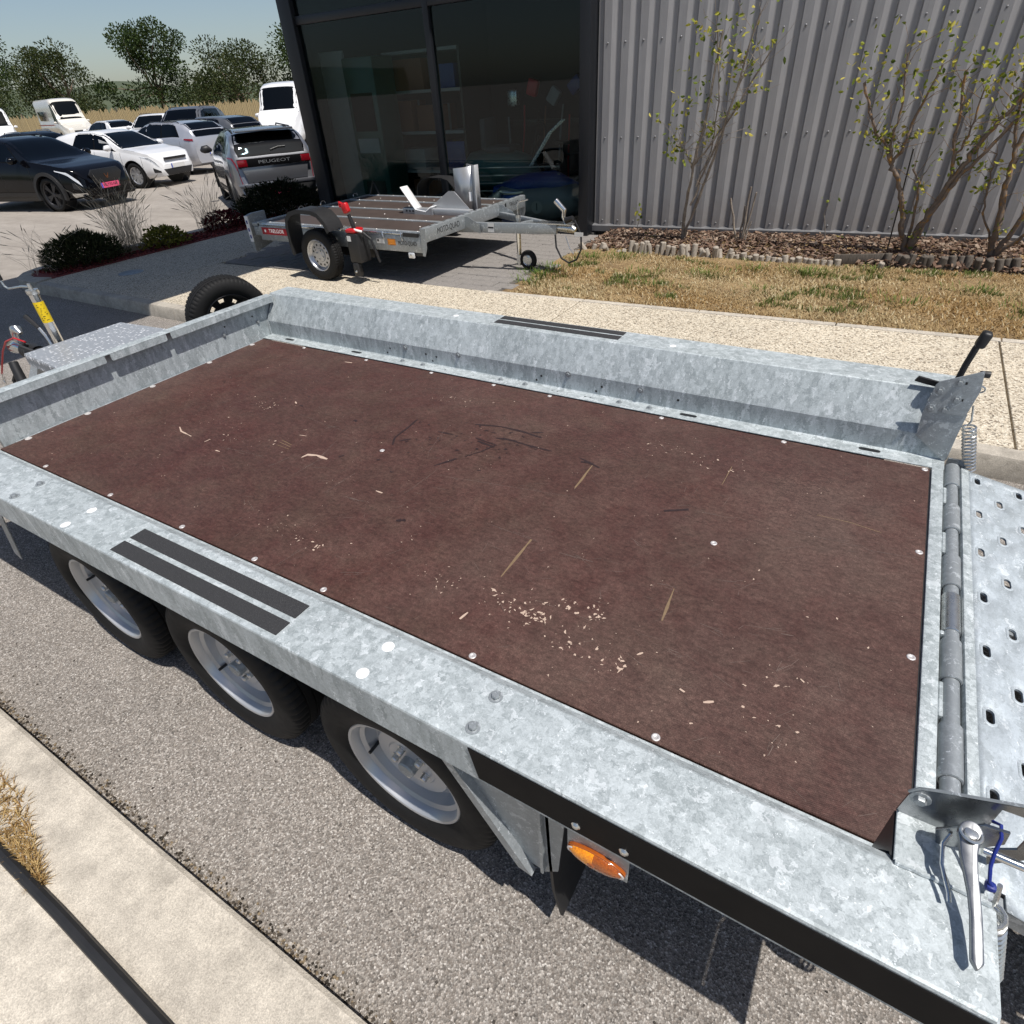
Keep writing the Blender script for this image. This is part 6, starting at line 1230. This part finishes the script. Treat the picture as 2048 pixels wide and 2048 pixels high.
c, at, patch, body = car('parked_car', (-18.98, 8.48, 0), R_(12), 'glossy black crossover hatchback with pink number plate at the left edge', P_BLACK, PB)
for s_ in (-1, 1):
    patch('headlamp', [(2.19, 3.2), (1.72, 4.35), (1.70, 4.9), (2.14, 4.3)], s_, LAMPW, .008); patch('fog_trim', [(2.20, .5), (1.95, .5), (1.95, 1.3), (2.21, 1.1)], s_, CHROME, .012); patch('side_vent', [(2.16, 1.9), (2.04, 1.9), (2.04, 2.8), (2.16, 2.8)], s_, BLACKP, .008)
gr = end_panel(c, 'grille', 2.225, [(-.46, .70), (-.36, .80), (.36, .80), (.46, .70), (.33, .50), (-.33, .50)], .035, DKGRILL); end_panel(c, 'lower_grille', 2.205, [(-.62, .40), (.62, .40), (.5, .26), (-.5, .26)], .045, BLACKP); 
bd_ = MB(); 
for s_ in (-1, 1): bd_.prism([(0, .585), (s_*.02, .60), (s_*.065, .69), (s_*.05, .695), (s_*.03, .65), (s_*.012, .65)], 2.262, 2.268, 'yz')
bd_.build('badge', COPPER, c, smooth=False); plate(c, 2.275, .455, 'W-770-NP', 1, R_(-4)); end_panel(c, 'chin', 2.14, [(-.75, .27), (.75, .27), (.66, .21), (-.66, .21)], .08, P_BLACK)
# --- white hatchback behind it
top = [(-2.02, .6), (-1.98, .85), (-1.85, 1.15), (-1.55, 1.37), (-.9, 1.45), (-.15, 1.45), (.25, 1.37), (1.0, .99), (1.4, .93), (1.80, .83), (1.96, .70), (2.02, .55)]
belt = [(-2.0, .95), (-1.2, 1.02), (.6, .93), (1.0, .89), (1.8, .74), (2.02, .5)]
PW_ = dict(L=4.05, W=.88, top=top, belt=belt, glass=(.97, .22, -1.2, -1.86), side_windows={'f': (.0, .72), 'r': (-.85, -.06)}, rake={'f': (-.05, -.48), 'r': (.20, -.03)}, doors=(-.04, .9, -.95), handles=(-.2,), mirror=.66, axles=(1.22, -1.30), wr=.325, rim=.215, ww=.20, style='cover', rimmat=RIM_S)
c, at, patch, body = car('parked_car', (-20.75, 11.75, 0), R_(12), 'white hatchback parked behind the glossy black crossover', P_WHITE, PW_)
for s_ in (-1, 1): patch('headlamp', [(1.99, 3.4), (1.55, 4.5), (1.52, 4.95), (1.93, 4.5)], s_, LAMPW, .008); patch('headlamp_core', [(1.93, 3.9), (1.70, 4.4), (1.68, 4.7), (1.90, 4.4)], s_, DKGRILL, .010); patch('fog_trim', [(1.98, 1.3), (1.84, 1.3), (1.84, 2.3), (1.98, 2.2)], s_, BLACKP, .008)
end_panel(c, 'grille', 1.995, [(-.42, .66), (-.42, .72), (.42, .72), (.42, .66)], .035, DKGRILL); end_panel(c, 'lower_grille', 1.985, [(-.55, .44), (.55, .44), (.45, .28), (-.45, .28)], .045, BLACKP); plate(c, 2.04, .50, '', 1, 0, PLATEW)
pn = MB().box(-.002, .002, -.2, .2, -.11, .11).build('window_sticker', PLATEW, c, loc=(.34, -.735, 1.08), rot=(R_(18), 0, R_(88)))
# --- silver hatchback seen from behind
top = [(-2.03, .50), (-2.02, .80), (-1.97, 1.0), (-1.80, 1.24), (-1.58, 1.39), (-.9, 1.45), (-.1, 1.45), (.3, 1.38), (1.05, 1.0), (1.6, .93), (1.98, .78), (2.08, .55)]
belt = [(-2.0, 1.0), (-1.2, 1.04), (.6, .97), (1.1, .92), (1.9, .74), (2.08, .5)]
PS = dict(L=4.1, W=.885, top=top, belt=belt, glass=(1.0, .25, -1.52, -1.955), side_windows={'f': (.0, .75), 'r': (-.9, -.06), 'q': (-1.4, -1.0)}, rake={'f': (-.05, -.5), 'r': (.05, -.03), 'q': (.12, .08)}, doors=(-.04, .9, -.98), handles=(-.2, -1.1), mirror=.70, mirror_mat=BLACKP, axles=(1.25, -1.30), wr=.335, rim=.235, style='five', rimmat=RIM_D, sillmat=True, cladding=True, rails=BLACKP)
c, at, patch, body = car('parked_car', (-12.75, 10.25, 0), R_(149), 'silver hatchback seen from behind with pink number plate beside the shop', P_SILVER, PS)
xr2 = -2.05
end_panel(c, 'lamp_band', xr2-.035, [(-.70, .845), (-.70, .985), (.70, .985), (.70, .845)], .04, BLACKG); end_panel(c, 'tailgate_panel', xr2-.012, [(-.58, .58), (-.64, .84), (.64, .84), (.58, .58)], .02, P_SILVER)
for s_ in (-1, 1):
    patch('tail_lamp', [(-2.045, 4.2), (-1.72, 4.4), (-1.72, 5.0), (-2.03, 5.2)], s_, LAMPR, .012); end_panel(c, 'tail_lamp_inner', xr2-.040, [(s_*.52, .86), (s_*.52, .975), (s_*.70, .975), (s_*.70, .86)], .01, LAMPR)
    end_panel(c, 'exhaust_trim', xr2-.03, [(s_*.42, .24), (s_*.58, .24), (s_*.58, .30), (s_*.42, .30)], .05, CHROME)
end_panel(c, 'bumper_step', xr2-.055, [(-.78, .50), (-.80, .57), (.80, .57), (.78, .50)], .10, P_SILVER, bevel=.02); end_panel(c, 'bumper_plastic', xr2-.04, [(-.66, .20), (-.72, .495), (.72, .495), (.66, .20)], .08, BLACKP, bevel=.02); plate(c, xr2-.050, .40, 'W-770-NP', -1)
place('brand_lettering', text_mesh('PEUGEOT', .075, RIM_S), c, (xr2-.0375, 0, .915), frame_rot((0, -1, 0), (-1, 0, 0))).scale = (1.9, 1, 1)
MB().tube([(-1.93, .0, 1.10), (-1.90, -.16, 1.135), (-1.90, -.30, 1.135)], .008, n=5).build('rear_wiper', BLACKP, c); MB().box(-1.80, -1.50, -.55, .55, 1.405, 1.435).build('roof_spoiler', P_SILVER, c, bevel=.012)
# --- pale silver estate behind the white hatchback
top = [(-2.4, .6), (-2.36, .95), (-2.2, 1.25), (-1.9, 1.42), (-1.2, 1.49), (-.2, 1.50), (.2, 1.42), (1.0, 1.02), (1.6, .95), (2.1, .82), (2.28, .6)]; belt = [(-2.3, 1.0), (-1.5, 1.04), (.6, .97), (1.0, .93), (2.1, .75), (2.28, .5)]
PE = dict(L=4.6, W=.90, top=top, belt=belt, glass=(.97, .18, -1.75, -2.30), side_windows={'f': (.0, .72), 'r': (-.85, -.06), 'q': (-1.75, -.92)}, rake={'f': (-.05, -.5), 'r': (.02, -.03), 'q': (.25, .04)}, doors=(-.04, .9, -.9), handles=(-.2, -1.0), mirror=.66, axles=(1.35, -1.35), style='ten', rimmat=RIM_S, rails=DKGRILL)
c, at, patch, body = car('parked_car', (-22.6, 14.6, 0), R_(182), 'pale silver estate with roof rails behind the white hatchback', P_PALE, PE)
for s_ in (-1, 1): patch('tail_lamp', [(-2.28, 3.8), (-2.0, 4.0), (-2.0, 5.0), (-2.27, 5.0)], s_, LAMPR, .010); patch('headlamp', [(2.26, 3.4), (1.8, 4.5), (1.8, 4.9), (2.2, 4.4)], s_, LAMPW, .008)
plate(c, -2.32, .60, '', -1, 0, PLATEW)
c, at, patch, body = car('parked_car', (-24.3, 17.6, 0), R_(180), 'dark car with red tail lamps mostly hidden beyond the pale estate', P_GREY, dict(PE, rails=None))
for s_ in (-1, 1): patch('tail_lamp', [(-2.28, 3.8), (-1.95, 4.0), (-1.95, 5.0), (-2.27, 5.0)], s_, LAMPR, .010); patch('headlamp', [(2.26, 3.4), (1.8, 4.5), (1.8, 4.9), (2.2, 4.4)], s_, LAMPW, .008)
c, at, patch, body = car('parked_car', (-27.6, 12.9, 0), R_(2), 'black roofed car glimpsed above the black crossover', P_BLACK, dict(PW_, rails=ZINC))
for s_ in (-1, 1): patch('headlamp', [(1.99, 3.4), (1.55, 4.5), (1.52, 4.95), (1.93, 4.5)], s_, LAMPW, .008)
# --- row across the car park
c, at, patch, body = car('parked_car', (-40.8, 22.9, 0), R_(176), 'white hatchback seen from the rear quarter across the car park', P_WHITE, dict(PW_, L=4.3, rimmat=RIM_D, style='ten', side_windows={'f': (.0, .72), 'r': (-.85, -.06), 'q': (-1.5, -.95)}, rake={'f': (-.05, -.48), 'r': (.02, -.03), 'q': (.20, .05)}))
for s_ in (-1, 1): patch('tail_lamp', [(-2.0, 3.7), (-1.70, 4.0), (-1.70, 5.0), (-1.98, 5.0)], s_, LAMPR, .012)
top = [(-2.15, .6), (-2.13, 1.1), (-2.0, 1.45), (-1.6, 1.62), (-.2, 1.66), (.1, 1.60), (.75, 1.16), (1.2, 1.12), (1.9, 1.04), (2.08, .95), (2.15, .6)]; belt = [(-2.1, 1.1), (-1.2, 1.12), (.7, 1.08), (1.9, .98), (2.15, .55)]
PD = dict(L=4.3, W=.90, top=top, belt=belt, boxy=True, tumble=.17, glass=(.74, .12, -1.65, -2.08), side_windows={'f': (.0, .55), 'r': (-.85, -.06), 'q': (-1.7, -.92)}, rake={'f': (-.02, -.36), 'r': (.02, -.03), 'q': (.1, .04)}, doors=(-.04, .75, -.9), handles=(-.2, -1.0), mirror=.55, axles=(1.33, -1.32), wr=.36, rim=.24, style='five', rimmat=RIM_D, sillmat=True, cladding=True, rails=BLACKP, sill=.3)
c, at, patch, body = car('parked_car', (-31.9, 20.2, 0), R_(-56), 'white boxy off roader facing the camera with red plate', P_WHITE, PD)
end_panel(c, 'grille', 2.13, [(-.70, .83), (-.70, .96), (.70, .96), (.70, .83)], .04, DKGRILL); plate(c, 2.20, .60, '', 1, 0, PLATE); end_panel(c, 'lower_grille', 2.12, [(-.75, .36), (-.70, .70), (.70, .70), (.75, .36)], .05, BLACKP)
for s_ in (-1, 1): end_panel(c, 'headlamp', 2.165, [(s_*.52, .85), (s_*.52, .945), (s_*.70, .945), (s_*.70, .85)], .02, LAMPW)
lettering('grille_lettering', 'DACIA', .085, LAMPW, c, (2.173, 0, .895), (0, 1, 0), (1, 0, 0))
top = [(-2.4, .6), (-2.38, 1.2), (-2.25, 1.65), (-1.8, 1.80), (-.2, 1.84), (.15, 1.76), (.85, 1.27), (1.4, 1.22), (2.1, 1.12), (2.33, .98), (2.4, .6)]; belt = [(-2.3, 1.2), (-1.2, 1.22), (.8, 1.18), (2.1, 1.04), (2.4, .55)]
PL = dict(PD, L=4.8, W=1.0, top=top, belt=belt, glass=(.84, .18, -1.9, -2.32), axles=(1.45, -1.45), wr=.385, rim=.27, style='ten')
c, at, patch, body = car('parked_car', (-28.95, 19.95, 0), R_(-58), 'dark grey large off roader facing the camera with white plate', P_GREY, PL)
end_panel(c, 'grille', 2.39, [(-.55, .80), (-.60, 1.0), (.60, 1.0), (.55, .80)], .03, DKGRILL); plate(c, 2.42, .66, 'WJ-310', 1, 0, PLATEW); end_panel(c, 'lower_grille', 2.37, [(-.7, .36), (-.62, .55), (.62, .55), (.7, .36)], .05, BLACKP); end_panel(c, 'skid_plate', 2.36, [(-.6, .26), (-.6, .34), (.6, .34), (.6, .26)], .05, P_PALE)
for s_ in (-1, 1): patch('headlamp', [(2.39, 3.5), (2.0, 4.3), (1.98, 4.95), (2.36, 4.6)], s_, LAMPW, .010)
# --- vans
def van(loc, rz, label, mt, L=5.6, W=1.0, H=2.5, box=False):
    top = [(-L/2, H-.06), (-L/2+.1, H), (.9, H), (1.4, H-.12), (2.05, 1.45), (2.5, 1.22), (L/2-.06, .98), (L/2, .6)]; belt = [(-L/2, 1.25), (1.5, 1.25), (2.1, 1.15), (L/2, .55)]
    P = dict(L=L, W=W, top=top, belt=belt, boxy=True, tumble=.10, glass=(2.08, 1.46, -L/2+.05, -L/2+.02), side_windows={'f': (1.15, 1.85)}, rake={'f': (.0, -.32)}, doors=(1.05, -.2), handles=(1.2,), mirror=1.8, axles=(1.85, -1.6), wr=.34, rim=.22, style='cover', rimmat=RIM_S, sill=.30, group='parked vans')
    c, at, patch, body = car('parked_van', loc, rz, label, mt, P, 'van')
    for s_ in (-1, 1): patch('headlamp', [(L/2-.02, 3.6), (L/2-.5, 4.4), (L/2-.5, 5.0), (L/2-.08, 4.6)], s_, LAMPW, .010)
    end_panel(c, 'grille', L/2-.02, [(-.45, .62), (-.5, .80), (.5, .80), (.45, .62)], .04, DKGRILL); end_panel(c, 'bumper', L/2-.05, [(-.8, .32), (-.8, .52), (.8, .52), (.8, .32)], .10, BLACKP); return c
van((-26.0, 23.6, 0), R_(-60), 'tall white panel van behind the silver hatchback', P_WHITE)
van((-58.5, 24.8, 0), R_(-20), 'white van parked far off at the left edge', P_WHITE, 5.4)
c = van((-60, 30.5, 0), R_(-12), 'cream camper van far off behind the parked cars', P_CREAM, 6.6, 1.1, 2.9)
MB().box(-2.2, -.6, -1.125, -1.115, 1.5, 2.1).build('camper_window', CARGLASS, c, bevel=.004); MB().box(-3.2, 1.0, -1.122, -1.114, 1.18, 1.24).build('camper_stripe', DARKRED, c)
# --- no-parking sign on a post
sg = thing('road_sign', (-42.0, 17.6, 0), R_(-35), 'round blue and red road sign on a slim grey post', 'road sign')
MB().cyl((0, 0, 0), (0, 0, 2.3), .035, n=10).build('post', ZINC, sg); MB().lathe([(.0005, -.03), (.24, -.03), (.24, -.02), (.0005, -.02)], o=(0, -.02, 2.05), n=28).build('sign_disc', EUBLUE, sg); MB().lathe([(.20, -.034), (.255, -.034), (.255, -.018), (.20, -.018)], o=(0, -.02, 2.05), n=28, close=True).build('sign_border', RED, sg)
MB().obox((0, -.056, 2.05), (.42, .006, .05), Matrix.Rotation(R_(45), 3, 'Y')).build('sign_bar', RED, sg)
# ------------------------------------------------------------------ far edge: reed fence, trees, hills
REED = mk_wood('reed_screen', (.26,.19,.09), (.50,.40,.22))
fn = thing('reed_fence', (-58, 42, 0), 0, 'tan reed screen fence along the far side of the car park', 'fence')
fx = [(-95, 25), (-72, 33), (-55, 41), (-38, 49), (-18, 60)]
for (xa, ya), (xb, yb) in zip(fx, fx[1:]):
    n = 30; b = MB(); dvec = Vector((xb-xa, yb-ya, 0)); L = dvec.length; t = dvec.normalized(); nr_ = Vector((t.y, -t.x, 0))
    pts = []
    for k in range(241):
        p = Vector((xa, ya, 0)) + dvec*k/240 + nr_*(.03*(k % 2) + random.uniform(-.02, .02)); pts.append((p, 1.9+random.uniform(-.25, .22)))
    vs = [(p.x, p.y, 0) for p, h in pts] + [(p.x, p.y, h) for p, h in pts]; m = len(pts)
    b.add(vs, [(i_, i_+1, m+i_+1, m+i_) for i_ in range(m-1)]); b.build('reed_panel', REED, fn, world=True, smooth=False, recalc=False)
    for k in range(0, 9): p = Vector((xa, ya, 0)) + dvec*k/8 - nr_*.08; MB().cyl((p.x, p.y, 0), (p.x, p.y, 2.1), .05, n=8).build('fence_post', LOGDARK, fn, world=True)
def tree(loc, h, r, label, cols, n=11000):
    S_ = thing('broadleaf_tree', loc, random.random()*6, label, 'tree', 'trees beyond the car park'); tr_ = MB(); tr_.tube(wiggle((0, 0, 0), (random.gauss(0, .3), random.gauss(0, .3), h*.62), 6, .08), [h*.022, h*.02, h*.018, h*.015, h*.012, h*.009, h*.006], n=8)
    lobes = []
    for k in range(17):
        a = random.random()*6.28; zz = random.uniform(.20, .92); ww = 1.15-.75*abs(zz-.45)*1.5; q = Vector((r*.85*ww*math.cos(a)*random.random()**.6, r*.85*ww*math.sin(a)*random.random()**.6, h*zz)); lobes.append((q, r*random.uniform(.18, .42)))
        tr_.tube(wiggle((0, 0, h*random.uniform(.2, .5)), q, 4, .1), [h*.010, h*.008, h*.006, h*.004, h*.002], n=5, caps=False)
    tr_.build('trunk', BRANCH, S_); f = MB(); f.c = []
    for _ in range(n):
        q, rr = random.choice(lobes); v = Vector((random.gauss(0, 1), random.gauss(0, 1), random.gauss(0, 1))).normalized()*rr*random.random()**.4; v.z *= .8
        leaf(f, q+v, v+Vector((0, 0, random.gauss(0, .6))), random.uniform(.13, .26), random.uniform(.08, .16), random.choice(cols))
    tag(f.build('crown', LEAF, S_, smooth=False, recalc=False), kind='stuff'); return S_
GC = ((.030,.055,.014), (.045,.075,.018), (.022,.038,.010), (.065,.09,.022)); GD = ((.05,.07,.02), (.075,.085,.03), (.035,.05,.015))
for loc, h, r_, lab, cc in (((-86, 36, 0), 9.5, 5.6, 'leftmost tall green tree beyond the reed fence', GC), ((-76, 40, 0), 7.0, 5.2, 'round olive tree second from left beyond the fence', GD), ((-67, 44, 0), 8.6, 5.4, 'dark green tree beyond the middle of the fence', GC), ((-59, 47, 0), 6.2, 5.0, 'low olive tree beyond the fence middle', GD), ((-50, 51, 0), 9.2, 5.6, 'tall green tree right of the fence middle', GC), ((-42, 55, 0), 7.2, 5.0, 'olive green tree near the right end of the fence', GD), ((-33, 59, 0), 9.6, 5.8, 'rightmost tall tree beside the shop corner', GC)): tree(loc, h, r_, lab, cc)
HILL = mk_conc('wooded_hillside', (.035,.055,.028), (.10,.115,.06), .06, .2)
hl = MB(); vs = []; fs = []; n = 90
for k in range(n+1):
    a = R_(100) + R_(130)*k/n; d0 = 420; h = 16+12*noise.noise((k*.09, 2, 0))+5*noise.noise((k*.4, 5, 0)); vs += [(d0*math.cos(a), d0*math.sin(a), -2), ((d0+60)*math.cos(a), (d0+60)*math.sin(a), h*.7), ((d0+130)*math.cos(a), (d0+130)*math.sin(a), h)]
fs = [(k*3+j, (k+1)*3+j, (k+1)*3+j+1, k*3+j+1) for k in range(n) for j in range(2)]
tag(hl.add(vs, fs).build('hills', HILL, recalc=False), kind='structure')
